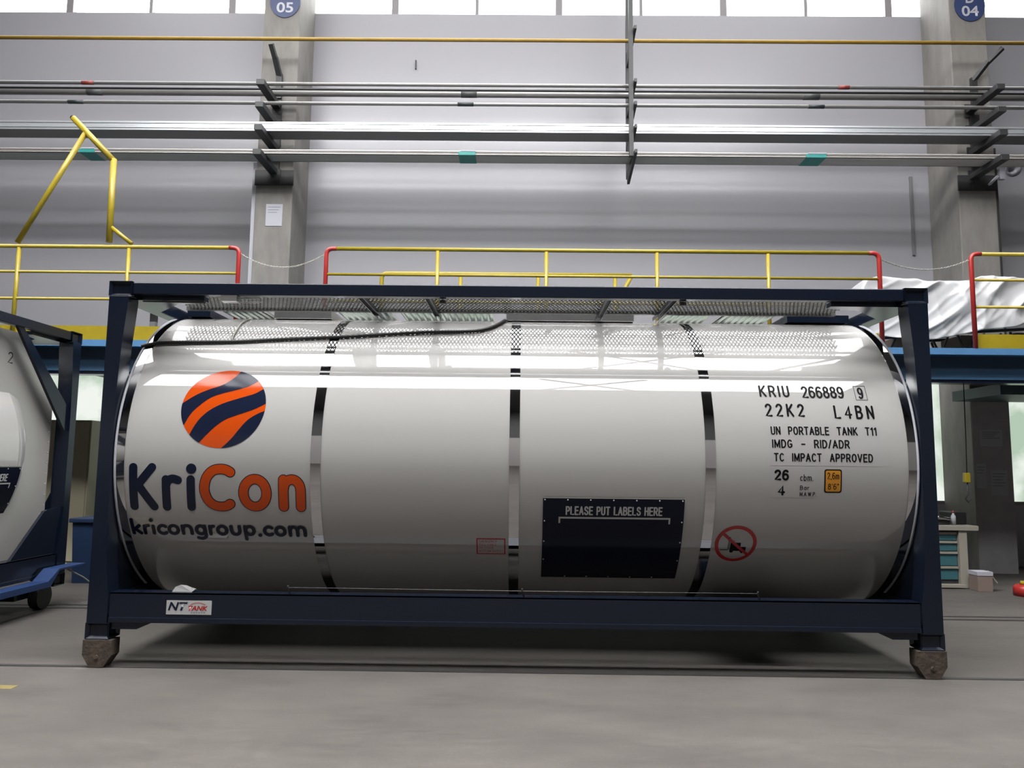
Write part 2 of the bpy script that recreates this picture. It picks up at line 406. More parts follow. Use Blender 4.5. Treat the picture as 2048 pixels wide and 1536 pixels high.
def feet(loc_fn, spots, labels):
    for (x, y), lb in zip(spots, labels):
        f = thing('support_foot', lb, 'support foot', loc_fn(x, y, 0), group='rusty support feet under container corners')
        X, Y, _ = loc_fn(x, y, 0)
        mb = MB().prism([(X - .103, .1905), (X - .103, .085), (X - .05, .004), (X + .05, .004), (X + .103, .085), (X + .103, .1905)], Y - .095, Y + .015)
        mb.build('foot_block', M['rust'], f)
        MB().tube([(X, Y - .105, .075), (X, Y + .025, .075)], .014, 12).build('axle_pin', M['rust'], f)

tank = thing('tank_container', 'white tank container in navy steel frame with orange and navy round logo', 'tank container')
frame_parts(tank)
# cladding: panels between bands
bands = [(-1.48, -1.412), (-.035, .033), (1.385, 1.453)]
edges = [-2.842, -1.48, -1.412, -.035, .033, 1.385, 1.453, 2.842]
for i in range(0, 8, 2):
    MB().lathe([(edges[i], RT), ((edges[i] + edges[i + 1]) / 2, RT), (edges[i + 1], RT)], YC, ZC, 192).build('cladding_panel', M['skin'], tank)
for a, b in bands:
    MB().lathe([(a - .003, RT + .004), (b + .003, RT + .004)], YC, ZC, 192).lathe([(a - .003, RT - .001), (a - .003, RT + .004)], YC, ZC, 192).lathe([(b + .003, RT - .001), (b + .003, RT + .004)], YC, ZC, 192).build('cladding_band', M['chrome'], tank)
for sx in (-1, 1):
    o = MB().lathe([(sx * 2.842, RT + .004), (sx * 2.905, RT + .004)], YC, ZC, 192).lathe([(sx * 2.842, RT - .001), (sx * 2.842, RT + .004)], YC, ZC, 192).lathe([(sx * 2.905, RT + .004), (sx * 2.905, RT - .12)], YC, ZC, 192).build('end_ring', M['chrome'], tank)
    t = MB().tube([(sx * 2.910, YC - (RT + .004) * math.cos(2 * PI * k / 128), ZC + (RT + .004) * math.sin(2 * PI * k / 128)) for k in range(128)], .009, 8, closed=True)
    t.build('ring_bead', M['paper'], o)
    prof = [(sx * (2.900 - 0), RT - .10)] + [(sx * (2.70 + .24 * math.cos(R_(a))), (RT - .10) * math.sin(R_(a))) for a in range(80, 0, -10)] + [(sx * 2.94, .001)]
    MB().lathe(prof, YC, ZC, 64).build('tank_head', M['steel'], tank)
# round logo
LC = (-2.155, V(16.4)); LR = .311
bm = bmesh.new(); disc_bm(bm, LC[0], LC[1], LR, LR, n=72)
logo = wrap(bm, 'logo', M['orange'], tank, .0012); logo['label'] = 'round orange logo with navy waves'
def npt(p): return ((p[0] - 905) / 300.0, (435 - p[1]) / 292.0)
def wave(up_, lo_):
    def onc(p):
        p = npt(p); r = math.hypot(*p); return (p[0] / r, p[1] / r)
    def curve(c):
        pts = [npt(p) for p in c]; pts[0] = onc(c[0]); pts[-1] = onc(c[-1])
        return [tuple(q) for q in catmull(pts, 6)]
    U = curve(up_); L_ = curve(lo_) if lo_ else None
    def arc(p, q):
        a = math.atan2(p[1], p[0]); b = math.atan2(q[1], q[0])
        while b - a > PI: b -= 2 * PI
        while b - a < -PI: b += 2 * PI
        return [(math.cos(a + (b - a) * k / 12), math.sin(a + (b - a) * k / 12)) for k in range(1, 12)]
    P = list(U)
    if L_:
        P += arc(U[-1], L_[-1]) + L_[::-1] + arc(L_[0], U[0])
    else:
        P += arc(U[-1], U[0])
    return P
bm = bmesh.new()
for U, L_ in (([(975, 147), (930, 215), (860, 270), (780, 303), (690, 350), (610, 415)], [(1140, 212), (1060, 275), (980, 305), (880, 335), (800, 370), (730, 430), (680, 490), (642, 572)]),
              ([(1190, 285), (1110, 335), (1010, 370), (900, 410), (820, 455), (760, 510), (720, 570), (687, 640)], [(1203, 410), (1120, 455), (1000, 500), (930, 530), (870, 575), (820, 625), (760, 695)]),
              ([(1194, 462), (1150, 488), (1090, 530), (1040, 590), (1000, 645), (960, 690), (920, 722)], None)):
    P = wave(U, L_)
    bm.faces.new([bm.verts.new((LC[0] + LR * x, LC[1] + LR * y, 0)) for x, y in P])
wrap(bm, 'logo_wave', M['navy_text'], logo, .0024)
# KriCon word mark: rounded strokes
def m1(x, y):
    y = y - (x - 240) * 12 / 1250.0
    return (-2.793 + .003634 * (200 + x / 3.658 - 262), V(-3.94 - .1806 * (700 + y / 3.658 - 925)))
kx = .003634 / 3.658
def word(strokes, dots, mp, wd, name, m, off, grow=0.0, k=kx):
    bm = bmesh.new(); z = 0
    for s in strokes:
        closed = s[0] == 'o'; pts = s[1:] if closed else s
        if len(pts) > 2 and not closed: pts = [tuple(q) for q in catmull(pts, 6)]
        ww = wd
        ribbon(bm, [mp(*p) for p in pts], (ww + grow) * k, z, closed); z += .00025
    for x, y, r in dots:
        c = mp(x, y); disc_bm(bm, c[0], c[1], (r + grow / 2) * k, z=z); z += .00025
    return wrap(bm, name, m, tank, off)
word([[(245, 856), (241, 1140)], [(383, 856), (272, 988)], [(280, 982), (388, 1142)], [(485, 942), (482, 1145)], [(484, 990), (500, 952), (535, 937), (572, 947)], [(668, 942), (664, 1145)]],
     [(672, 866, 38)], m1, 62, 'lettering', M['navy_text'], .0012)
Cs = [(958, 890), (925, 873), (880, 868), (830, 880), (790, 920), (770, 975), (768, 1030), (790, 1090), (830, 1128), (880, 1141), (925, 1136), (952, 1120)]
os_ = ['o'] + ell(1138, 1040, 85, 101)
ns1 = [(1348, 943), (1346, 1142)]; ns2 = [(1348, 1015), (1360, 970), (1395, 944), (1435, 948), (1464, 978), (1474, 1020), (1474, 1080), (1473, 1144)]
u1 = word([Cs, os_, ns1, ns2], [], m1, 72, 'lettering', M['navy_text'], .0012, grow=6)
o = word([Cs, os_, ns1, ns2], [], m1, 66, 'lettering', M['orange'], .0026); o['label'] = 'orange rounded letters of the word mark'
# web address
def m2(x, y):
    y = y - (x - 160) * 13 / 1750.0
    return (-2.834 + .003651 * (230 + x / 4.995 - 258), V(-24.62 - .189 * (1030 + y / 4.995 - 1038)))
web = [[(160, 45), (166, 190)], [(230, 108), (176, 150)], [(186, 143), (240, 190)], [(283, 112), (283, 190)], [(283, 138), (298, 112), (325, 106)], [(372, 112), (372, 190)],
       ell(468, 150, 45, 44, -48, -312, 24), ['o'] + ell(576, 150, 45, 44), [(668, 110), (670, 192)], [(670, 145), (688, 112), (715, 106), (743, 116), (757, 145), (757, 192)],
       ['o'] + ell(850, 152, 42, 44), [(894, 110), (896, 200), (888, 232), (852, 246), (816, 238)], [(948, 112), (948, 195)], [(948, 140), (965, 115), (985, 110)],
       ['o'] + ell(1070, 153, 45, 44), [(1163, 112), (1165, 160), (1180, 190), (1206, 198), (1234, 188), (1247, 160), (1247, 112)], [(1303, 112), (1306, 250)], ['o'] + ell(1350, 155, 42, 44),
       ell(1545, 158, 45, 44, -48, -312, 24), ['o'] + ell(1660, 160, 45, 44), [(1756, 116), (1758, 205)], [(1758, 150), (1775, 120), (1798, 114), (1820, 124), (1832, 150), (1832, 205)], [(1832, 150), (1850, 120), (1872, 114), (1896, 124), (1908, 150), (1908, 205)]]
word(web, [(362, 47, 21), (1450, 203, 21)], m2, 37, 'lettering', M['navy_text'], .0012, k=.003651 / 4.995)
# printed marks on the right-hand panel
TY = [(740, 33.6), (773, 26.9), (796, 22.2), (812, 19.0), (838, 14.1), (852, 11.5), (871, 8.1), (895, 3.85), (922, -.85), (939, -3.8), (961, -7.6), (992, -13.05), (1051, -24.2), (1087, -31.6), (1124, -40.2), (1150, -49)]
def dg(y):
    for (a, da), (b, db) in zip(TY, TY[1:]):
        if y <= b: return da + (db - da) * (y - a) / (b - a)
    return TY[-1][1]
def PX(x): return 1.862 + .00364 * (x - 1541)
def m3(x, y): return (PX(x), V(dg(y)))
# film backings first
bm = bmesh.new(); rect_bm(bm, PX(1537), PX(1759), V(dg(931)), V(dg(847))); rect_bm(bm, PX(1537), PX(1633), V(dg(995)), V(dg(936)))
wrap(bm, 'sticker_film', M['film'], tank, .0008)
def A_(cx, cy, rx, ry, a0, a1, n=12): return [(cx + rx * math.cos(R_(a0 + (a1 - a0) * k / n)), cy + ry * math.sin(R_(a0 + (a1 - a0) * k / n))) for k in range(n + 1)]
_six = [(.44, .90), (.40, .96), (.33, 1.0), (.24, 1.0), (.12, .95), (.04, .80), (0, .55), (0, .30)]
_S = [tuple(q) for q in catmull([(.47, .80), (.40, .95), (.25, 1), (.10, .96), (.03, .78), (.08, .61), (.25, .52), (.42, .42), (.49, .25), (.42, .06), (.25, 0), (.09, .05), (.01, .21)], 4)]
_P = [(0, .46), (.27, .46)] + A_(.27, .73, .2, .27, -90, 90) + [(0, 1)]
GL = {'K': (.5, [[(0, 0), (0, 1)], [(.48, 1), (0, .36)], [(.15, .54), (.5, 0)]]), 'R': (.5, [[(0, 0), (0, 1)], _P, [(.26, .46), (.5, 0)]]), 'I': (0, [[(0, 0), (0, 1)]]),
      'U': (.48, [[(0, 1), (0, .26)] + A_(.24, .24, .24, .24, 180, 360) + [(.48, .26), (.48, 1)]]), '2': (.48, [A_(.24, .75, .23, .25, 165, -32) + [(.0, 0), (.48, 0)]]),
      '6': (.48, [_six, ['o'] + ell(.24, .30, .24, .30, n=20)]), '9': (.48, [[(.48 - x, 1 - y) for x, y in _six], ['o'] + ell(.24, .70, .24, .30, n=20)]),
      '8': (.48, [['o'] + ell(.24, .77, .20, .23, n=20), ['o'] + ell(.24, .27, .24, .27, n=20)]), 'L': (.42, [[(0, 1), (0, 0), (.42, 0)]]), '4': (.5, [[(.38, 0), (.38, 1), (0, .28), (.52, .28)]]),
      'B': (.48, [[(0, 0), (0, 1)], [(0, .53), (.26, .53)] + A_(.26, .765, .18, .235, -90, 90) + [(0, 1)], [(0, 0), (.26, 0)] + A_(.26, .265, .22, .265, -90, 90)]),
      'N': (.5, [[(0, 0), (0, 1)], [(0, 1), (.5, 0)], [(.5, 0), (.5, 1)]]), 'P': (.47, [[(0, 0), (0, 1)], _P]), 'O': (.54, [['o'] + ell(.27, .5, .27, .5, n=24)]),
      'T': (.5, [[(0, 1), (.5, 1)], [(.25, 1), (.25, 0)]]), 'A': (.54, [[(0, 0), (.27, 1)], [(.27, 1), (.54, 0)], [(.1, .33), (.44, .33)]]), 'E': (.44, [[(0, 0), (0, 1)], [(0, 1), (.44, 1)], [(0, .52), (.40, .52)], [(0, 0), (.44, 0)]]),
      '1': (.22, [[(.0, .80), (.2, 1)], [(.2, 1), (.2, 0)]]), 'M': (.62, [[(0, 0), (0, 1)], [(0, 1), (.31, .12)], [(.31, .12), (.62, 1)], [(.62, 1), (.62, 0)]]),
      'D': (.5, [[(0, 0), (0, 1)], [(0, 0), (.2, 0)] + A_(.2, .5, .3, .5, -90, 90) + [(0, 1)]]), 'G': (.54, [A_(.28, .5, .27, .5, 45, 330), [(.53, .16), (.53, .44)], [(.53, .44), (.32, .44)]]),
      '-': (.4, [[(0, .45), (.4, .45)]]), '/': (.28, [[(0, -.03), (.28, 1.03)]]), 'C': (.5, [A_(.28, .5, .27, .5, 48, 312)]), 'V': (.54, [[(0, 1), (.27, 0)], [(.27, 0), (.54, 1)]]),
      'S': (.5, [_S]), 'H': (.48, [[(0, 0), (0, 1)], [(.48, 0), (.48, 1)], [(0, .52), (.48, .52)]]), 'Y': (.52, [[(0, 1), (.26, .45)], [(.52, 1), (.26, .45)], [(.26, .45), (.26, 0)]]),
      'W': (.8, [[(0, 1), (.2, 0)], [(.2, 0), (.4, 1)], [(.4, 1), (.6, 0)], [(.6, 0), (.8, 1)]]), '.': (.02, [[(0, .02), (.02, .02)]]), ',': (.06, [[(.05, .03), (0, -.12)]]), "'": (.02, [[(0, 1), (0, .82)]]), '"': (.16, [[(0, 1), (0, .82)], [(.16, 1), (.16, .82)]]),
      'c': (.38, [A_(.2, .33, .2, .33, 50, 310)]), 'b': (.42, [[(0, 0), (0, 1)], ['o'] + ell(.21, .33, .21, .33, n=20)]), 'a': (.40, [[(.40, 0), (.40, .66)], ['o'] + ell(.2, .33, .2, .33, n=20)]),
      'r': (.26, [[(0, 0), (0, .66)], [(0, .42), (.08, .60), (.26, .66)]]), 'm': (.66, [[(0, 0), (0, .66)], [(0, .5)] + A_(.17, .5, .16, .16, 170, 0, 6) + [(.33, 0)], [(.33, .5)] + A_(.5, .5, .16, .16, 170, 0, 6) + [(.66, 0)]]), '0': (.46, [['o'] + ell(.23, .5, .23, .5, n=24)]), ' ': (.22, [])}
def stroke_text(s_, x0, x1, y0, y1, wt=.15, gap=.30):
    """condensed sign lettering made of strokes, fitted to a box in the flat plane"""
    items = []; x = 0
    for ch in s_:
        wd, st_ = GL[ch]; items.append((x, st_)); x += wd + gap
    tot = x - gap; h = (y1 - y0) / (1 + wt); sw = wt * h; sx = (x1 - x0 - sw) / max(tot, .01) if tot > .05 else 1
    lowtop = all(c in 'cm. ' for c in s_)
    bm = bmesh.new(); z = 0
    for gx, st_ in items:
        z = 0
        for p in st_:
            cl = p[0] == 'o'; q = p[1:] if cl else p
            pts_ = [(x0 + sw / 2 + (gx + a) * sx, y0 + sw / 2 + b * h) for a, b in q]
            ribbon(bm, pts_, sw, z, cl); z += .00015
    return bm
def line(s, x0, x1, y0, y1, wt=.15, m='blacktext', off=.0022, name='lettering', gap=.30):
    return wrap(stroke_text(s, PX(x0), PX(x1), V(dg(y1)), V(dg(y0)), wt, gap), name, M[m], tank, off)
line('KRIU', 1527.5, 1589, 771.5, 795, .17, gap=.42); line('266889', 1613.5, 1699.5, 772.5, 796.5, .17, gap=.26); line('9', 1727.5, 1739, 774, 797, .17)
bm = bmesh.new()
for a, b in (((1722, 771), (1745, 771)), ((1745, 771), (1745, 799)), ((1745, 799), (1722, 799)), ((1722, 799), (1722, 771))):
    ribbon(bm, [m3(*a), m3(*b)], .0035, 0, caps=True)
wrap(bm, 'digit_box', M['blacktext'], tank, .0022)
line('22K2', 1534, 1613, 808, 834, .17, gap=.55); line('L4BN', 1672, 1752, 810, 837, .17, gap=.55)
line('UN  PORTABLE  TANK  T11', 1541, 1752, 853, 870, .185); line('IMDG  -  RID/ADR', 1542, 1696, 879, 896, .185); line('TC  IMPACT  APPROVED', 1544.5, 1740.5, 906, 923, .185)
line('26', 1545, 1574, 939, 961, .25); line('4', 1552, 1566.5, 970, 991, .25)
line('cbm.', 1596, 1622, 948, 961.5, .13); line('Bar', 1596, 1614.5, 970.5, 979.5, .15); line('M.A.W.P.', 1596, 1628.5, 983.5, 992, .16)
def rrect(bm, x0, x1, y0, y1, r, z=0):
    P = []
    for cx, cy, a in ((x1 - r, y1 - r, 0), (x0 + r, y1 - r, 90), (x0 + r, y0 + r, 180), (x1 - r, y0 + r, 270)):
        P += [(cx + r * math.cos(R_(a + 90 * k / 5)), cy + r * math.sin(R_(a + 90 * k / 5)), z) for k in range(6)]
    bm.faces.new([bm.verts.new(p) for p in P])
bm = bmesh.new(); rrect(bm, PX(1644), PX(1678.5), V(dg(984.5)), V(dg(937.5)), .016)
hs = wrap(bm, 'height_sticker', M['blacktext'], tank, .0012); hs['label'] = 'small amber height sticker with black border'
bm = bmesh.new(); rrect(bm, PX(1646.5), PX(1676), V(dg(982)), V(dg(940)), .011); wrap(bm, 'sticker_face', M['amber'], hs, .0022)
for s, x0, x1, y0, y1 in (('2,6m', 1649.5, 1673, 944, 957.5), ("8'6\"", 1651, 1672.5, 966, 978)):
    wrap(stroke_text(s, PX(x0), PX(x1), V(dg(y1)), V(dg(y0)), .13), 'lettering', M['blacktext'], hs, .0032)
# no-forklift sign
def m4(x, y): return m3(1400 + x / 3.84, 740 + y / 3.84)
bm = bmesh.new(); ribbon(bm, [m4(*p) for p in ell(304, 1334, 148, 126, n=64)], .027, 0, closed=True); ribbon(bm, [m4(205, 1262), m4(405, 1412)], .022, .0012, caps=False)
fs = wrap(bm, 'forklift_sign', M['red'], tank, .0026); fs['label'] = 'round red no-forklift sign'
bm = bmesh.new()
for x0, x1, y0, y1 in ((264, 345, 1327, 1388), (345, 388, 1358, 1396), (254, 259, 1282, 1380), (246, 250, 1300, 1382), (187, 246, 1378, 1383)):
    (a, b), (c, d) = m4(x0, y1), m4(x1, y0); rect_bm(bm, a, c, b, d)
for x, y, r in ((279, 1391, 14), (362, 1397, 10)): c = m4(x, y); disc_bm(bm, c[0], c[1], r * .00095, z=.0003)
wrap(bm, 'forklift_mark', M['blacktext'], fs, .0014)
# emergency sticker
ex0, ex1, ey0, ey1 = -.277, -.061, V(-38.0), V(-30.75)
bm = bmesh.new(); rect_bm(bm, ex0, ex1, ey0, ey1); es_ = wrap(bm, 'emergency_sticker', M['red'], tank, .001); es_['label'] = 'small white sticker with red border and red print'
bm = bmesh.new(); rect_bm(bm, ex0 + .010, ex1 - .010, ey0 + .010, ey1 - .010); wrap(bm, 'sticker_face', M['skin'], es_, .002)
hh = (ey1 - ey0 - .03) / 4
for i, (s, x) in enumerate((('EMERGENCY', -.125), ('PULL CABLE', -.127), ('TO CLOSE', -.15), ('BOTTOM OUTLET', -.078))):
    y1 = ey1 - .016 - i * hh; wrap(stroke_text(s, ex0 + .02, x, y1 - hh * .72, y1, .12), 'lettering', M['red'], es_, .003)
# placard with flap and rivets
def placard(parent, x0, x1, d0=-14.5, d1=-50.2, two_tone=True):
    bm = bmesh.new(); rect_bm(bm, x0, x1, V(d1), V(d0)); p = wrap(bm, 'placard', M['placard'], parent, .007)
    bm = bmesh.new(); rect_bm(bm, x0, x1, V(d0) - .004, V(d0) + .004); wrap(bm, 'placard_edge', M['steel'], p, .0085)
    k = (x1 - x0) / 1.022
    wrap(stroke_text('PLEASE PUT LABELS HERE', x0 + .165 * k, x0 + .865 * k, V(d0 - 6.3), V(d0 - 3.0), .19), 'lettering', M['white'], p, .0085)
    bm = bmesh.new(); a, b = x0 + .115 * k, x0 + .925 * k
    rect_bm(bm, a, b, V(d0 - 7.65), V(d0 - 7.0)); rect_bm(bm, a, a + .012, V(d0 - 9.4), V(d0 - 7.65)); rect_bm(bm, b - .012, b, V(d0 - 9.4), V(d0 - 7.65))
    wrap(bm, 'bracket_mark', M['white'], p, .0085)
    spots = [(x0 + .014 + (x1 - x0 - .028) * i / 6, d0 - .8) for i in range(7)] + [(x, d) for x in (x0 + .012, x1 - .012) for d in (d0 - 8.7, d0 - 16.9, d0 - 25.3)] + [(x0 + .014 + (x1 - x0 - .028) * i / 6, d1 + .8) for i in range(1, 6)]
    me = None
    for x, d in spots:
        if me is None:
            mb = MB(); mb.lathe([(0, .0001), (0, .006), (.004, .0045), (.005, .0001)], 0, 0, 12)
            r = mb.build('rivet', M['white'], p); me = r.data
        else:
            r = bpy.data.objects.new('rivet', me); C.objects.link(r); r.parent = p
        a = R_(d); rr = RT + .007
        # rivet axis (local x) points outwards along the shell normal
        nrm = Vector((0, -math.cos(a), math.sin(a)))
        r.matrix_local = Matrix.Translation(Vector((x, YC - rr * math.cos(a), ZC + rr * math.sin(a)))) @ nrm.to_track_quat('X', 'Z').to_matrix().to_4x4()
    return p
placard(tank, .210, 1.236)
# maker's sticker on the bottom rail
def flat(bm, name, m, parent, y):
    for v in bm.verts: v.co = Vector((v.co.x, y - v.co.z, v.co.y))
    me = bpy.data.meshes.new(name); bm.to_mesh(me); bm.free(); me.materials.append(m)
    o = bpy.data.objects.new(name, me); C.objects.link(o); o.parent = parent
    if parent.type == 'EMPTY' and not parent.get('_local'): o.matrix_parent_inverse = Matrix.Translation(-parent.location)
    return o
st = MB().box(-2.462, -2.140, .011, .0145, .370, .467).build('maker_sticker', M['white'], tank); st['label'] = 'white maker sticker with navy and red letters'
flat(fit(text_bm('NT', .03, .25), -2.450, -2.310, .398, .456), 'lettering', M['navy_text'], st, .0095)
flat(fit(text_bm('TANK', .03, .25), -2.305, -2.165, .398, .432), 'lettering', M['red'], st, .0095)
bm = bmesh.new(); ribbon(bm, [(-2.29 + .105 * t, .440 + .012 * math.sin(PI * t)) for t in [k / 10 for k in range(11)]], .004); flat(bm, 'swoosh', M['orange'], st, .0095)
bm = bmesh.new()
for k in range(6): rect_bm(bm, -2.285 + .018 * k, -2.275 + .018 * k, .382, .389)
flat(bm, 'fine_print', M['papertext'], st, .0095)
# walkway of expanded metal along the top
def walkway(root, x0, x1, y0, y1, yp0, yp1, yb, z=2.765):
    wk = MB().box(x0 - .05, x1 + .05, yp0, yp1, z - .012, z + .004).build('walkway', M['mesh'], root)
    bm = MB(); px, py = .0314, .094; ny = int(round((y1 - y0) / (py / 2))); nx = int((x1 - x0) / px)
    ca = .0102
    for j in range(ny):
        ya = y0 + (y1 - y0) * j / ny; yb_ = y0 + (y1 - y0) * (j + 1) / ny
        for i in range(nx + 1):
            xc = x0 + px * i + (px / 2 if j % 2 else 0)
            for s in (-1, 1):
                a = Vector((xc, ya, z)); b = Vector((xc + s * px / 2, yb_, z))
                d = (b - a); n = Vector((-d.y, d.x, 0)).normalized() * ca / 2
                q = [bm.bm.verts.new(p) for p in (a - n, a + n, b + n, b - n)]
                q2 = [bm.bm.verts.new(v.co - Vector((0, 0, .005))) for v in q]
                bm.bm.faces.new(q); bm.bm.faces.new(q2[::-1])
                bm.bm.faces.new((q[0], q2[0], q2[3], q[3])); bm.bm.faces.new((q[1], q2[1], q2[2], q[2]))
    mm = bm.build('mesh_grating', M['mesh'], wk)
    MB().box(x0 - .05, x1 + .05, min(yb, yb + .04), max(yb, yb + .04), z - .024, z + .010).build('edge_angle', M['mesh'], wk)
    return wk
wk = walkway(tank, -2.78, 2.66, .365, .87, .30, .365, .86)
walkway(tank, -2.78, 2.66, 1.57, 2.07, 2.07, 2.14, 1.54)
for x in (-1.185, -.675, .705, 1.20):
    cb = MB().box(x - .024, x - .018, .09, .97, 2.700, 2.728); cb.box(x + .018, x + .024, .09, .97, 2.700, 2.728); cb.box(x - .024, x + .024, .09, .97, 2.728, 2.733)
    cb.build('crossbar', M['navy'], tank)
for x in (-.555, 1.254):
    MB().tube([(x, .12, 2.655), (x, .12, 2.690)], .026, 16).build('bolt', M['black'], tank)
# ribbed planks and closed boxes between the walkways
def plank(x0, x1):
    mb = MB(); p = .058; n = max(1, int((x1 - x0) / p)); prof = []
    for i in range(n):
        x = x0 + p * i
        prof += [(x, 2.772), (x + .018, 2.772), (x + .029, 2.786), (x + .047, 2.786)]
    prof.append((x0 + p * n, 2.772))
    A = [mb.bm.verts.new((x, .96, z)) for x, z in prof]; B = [mb.bm.verts.new((x, 1.48, z)) for x, z in prof]
    for i in range(len(prof) - 1): mb.bm.faces.new((A[i], A[i + 1], B[i + 1], B[i]))
    mb.box(x0, x0 + .006, .96, 1.48, 2.772, 2.80); mb.box(x0 + p * n - .006, x0 + p * n, .96, 1.48, 2.772, 2.80)
    mb.build('walkway_plank', M['alu'], tank)
plank(-2.60, -2.16); plank(-1.57, -1.08); plank(-1.02, -.16); plank(1.30, 1.75); plank(1.80, 2.30)
for x0, x1 in ((-2.12, -1.62), (-.09, 1.02)):
    MB().box(x0, x1, 1.00, 1.46, 2.702, 2.790, bev=.004).build('valve_box', M['steel'], tank)
MB().box(2.33, 2.86, .95, 1.48, 2.70, 2.765).build('saddle_plate', M['navy'], tank)
MB().box(-2.86, -2.66, .95, 1.48, 2.70, 2.765).build('saddle_plate', M['navy'], tank)
# document bracket under the top rail
db = MB().box(-2.20, -2.08, .02, .10, 2.640, 2.684); db.tube([(-2.08, .08, 2.675), (-1.93, .08, 2.675), (-1.915, .08, 2.665), (-1.915, .08, 2.652), (-1.93, .08, 2.643), (-2.16, .08, 2.643)], .005, 8)
db.build('document_clip', M['steel'], tank)
MB().tube([(-2.83, .13, 2.668), (-2.36, .13, 2.660)], .018, 12).build('lashing_rod', M['black'], tank)
# coiled hose lying on the shoulder of the shell
hp = [(-2.93, 43.0), (-2.84, 44.6), (-2.768, 45.3), (-2.495, 46.0), (-2.181, 46.7), (-1.873, 48.3), (-1.328, 51.0), (-.737, 55.1), (-.415, 56.2), (-.275, 57.8), (-.176, 62.4), (-.115, 70.0), (-.09, 80)]
pts = []
for q in catmull([(x, d, 0) for x, d in hp], 26):
    a = R_(q.x * 0 + q.y); rr = RT + .016; pts.append((q.x, YC - rr * math.cos(a), ZC + rr * math.sin(a)))
MB().tube(pts, [.016 if k % 2 else .012 for k in range(len(pts))], 8).build('coiled_hose', M['black'], tank)
# seal chain hanging over the shoulder
pts = [(x, YC - (RT + .012) * math.cos(R_(d)), ZC + (RT + .012) * math.sin(R_(d))) for x, d in ((-2.285, 74), (-2.285, 66), (-2.278, 60), (-2.262, 52), (-2.25, 47.5))]
pts = catmull(pts, 8)
MB().tube(pts, [.010 if k % 2 else .005 for k in range(len(pts))], 6).build('seal_chain', M['chain'], tank)
# pull cable above the bottom rail with three hooks
MB().tube([(-1.60, .020, .566), (.07, .020, .562), (1.74, .020, .566)], .0018, 6).build('pull_cable', M['beam'], tank)
for x in (-1.60, .07, 1.74):
    MB().tube([(x + .01, .03, .515), (x, .03, .545), (x - .006, .022, .566), (x - .004, .02, .580)], .0065, 8).build('cable_hook', M['black'], tank)
# outlet box underneath
ob = MB().box(1.50, 2.05, .25, .75, .262, .345, bev=.01); ob.box(1.62, 1.94, .40, .62, .345, .42); ob.build('outlet_box', M['navy'], tank)
# feet
feet(lambda x, y, z: (x, y, z), [(-W + .100, .09), (W - .100, .09), (-W + .100, 2.35), (W - .100, 2.35)],
     ['rusty iron support foot under the near left corner of the white tank container', 'rusty iron support foot under the near right corner of the white tank container',
      'rusty iron support foot under the far left corner of the white tank container', 'rusty iron support foot under the far right corner of the white tank container'])
# scrap of white cloth on the bottom rail
mb = MB(); rnd = random.Random(3); ring = [(-.082, .0), (-.06, .035), (-.02, .050), (.02, .046), (.055, .032), (.088, .022), (.06, .0)]
A = [mb.bm.verts.new((-2.36 + a, .040 + .010 * rnd.random(), .5215 + b)) for a, b in ring]; B = [mb.bm.verts.new((-2.36 + a * .9, .085, .5215 + b * .6)) for a, b in ring]
mb.bm.faces.new(A); mb.bm.faces.new(B[::-1])
for i in range(len(A)): mb.bm.faces.new((A[i], B[i], B[(i + 1) % len(A)], A[(i + 1) % len(A)]))
o = mb.build('cloth_scrap', M['white']); tag(o, 'small white cloth scrap lying on the bottom rail of the white tank container', 'cloth')

# ---------------------------------------------------------------- neighbouring container (end part shows at the left)
nb = thing('tank_container', 'grey-white tank container cut by the left edge, turned end-on, on a blue bogie', 'tank container')
nb['_local'] = 1
frame_parts(nb)
MB().lathe([(-2.86, RT), (0, RT), (2.20, RT)], YC, ZC, 160).build('cladding_panel', M['skin'], nb)
MB().lathe([(2.20, RT), (2.32, RT - .02), (2.42, RT - .09), (2.48, RT - .18)], YC, ZC, 160).build('end_cladding', M['skin'], nb)
sh = MB().prism([(-2.335, 2.66), (2.335, 2.66), (2.87, 2.04), (2.87, .95), (2.33, .40), (-2.33, .40), (-2.87, .95), (-2.87, 2.04)], .165, .185)
side = sh.build('side_sheet', M['cladding'], nb)
for sx in (-1, 1):
    MB().prism([(sx * 2.02, 2.72), (sx * 2.14, 2.684), (sx * 2.88, 2.02), (sx * 2.88, 1.75)], .03, .06).build('gusset', M['navy'], nb)
    MB().prism([(sx * 2.88, .98), (sx * 2.66, .95), (sx * 2.02, .35), (sx * 2.88, .35)], .03, .06).build('gusset', M['navy'], nb)
placard(nb, 1.24, 2.255, d0=-6.6, d1=-40)
flat(stroke_text('0', 1.96, 2.03, 2.35, 2.458, .12), 'lettering', M['blacktext'], side, .163)
flat(stroke_text('2', 2.14, 2.21, 2.35, 2.458, .12), 'lettering', M['blacktext'], side, .163)
me = None
for x, z in [(2.84, 1.0 + .105 * k) for k in range(10)] + [(2.80 - .085 * k, .91 - .087 * k) for k in range(6)]:
    if me is None:
        mb = MB(); mb.lathe([(0, .0001), (0, .008), (.004, .006), (.006, .0001)], 0, 0, 10); r = mb.build('rivet', M['white'], side); me = r.data
    else: r = bpy.data.objects.new('rivet', me); C.objects.link(r); r.parent = side
    r.matrix_local = Matrix.Translation(Vector((x, .165, z))) @ Matrix.Rotation(-PI / 2, 4, 'Z')
NBX, NBY = -4.60, -.66
nb.rotation_euler = (0, 0, PI / 2); nb.location = (NBX, NBY, 0.0)
def nbm(x, y, z=0): return (NBX - y, NBY + x, z)
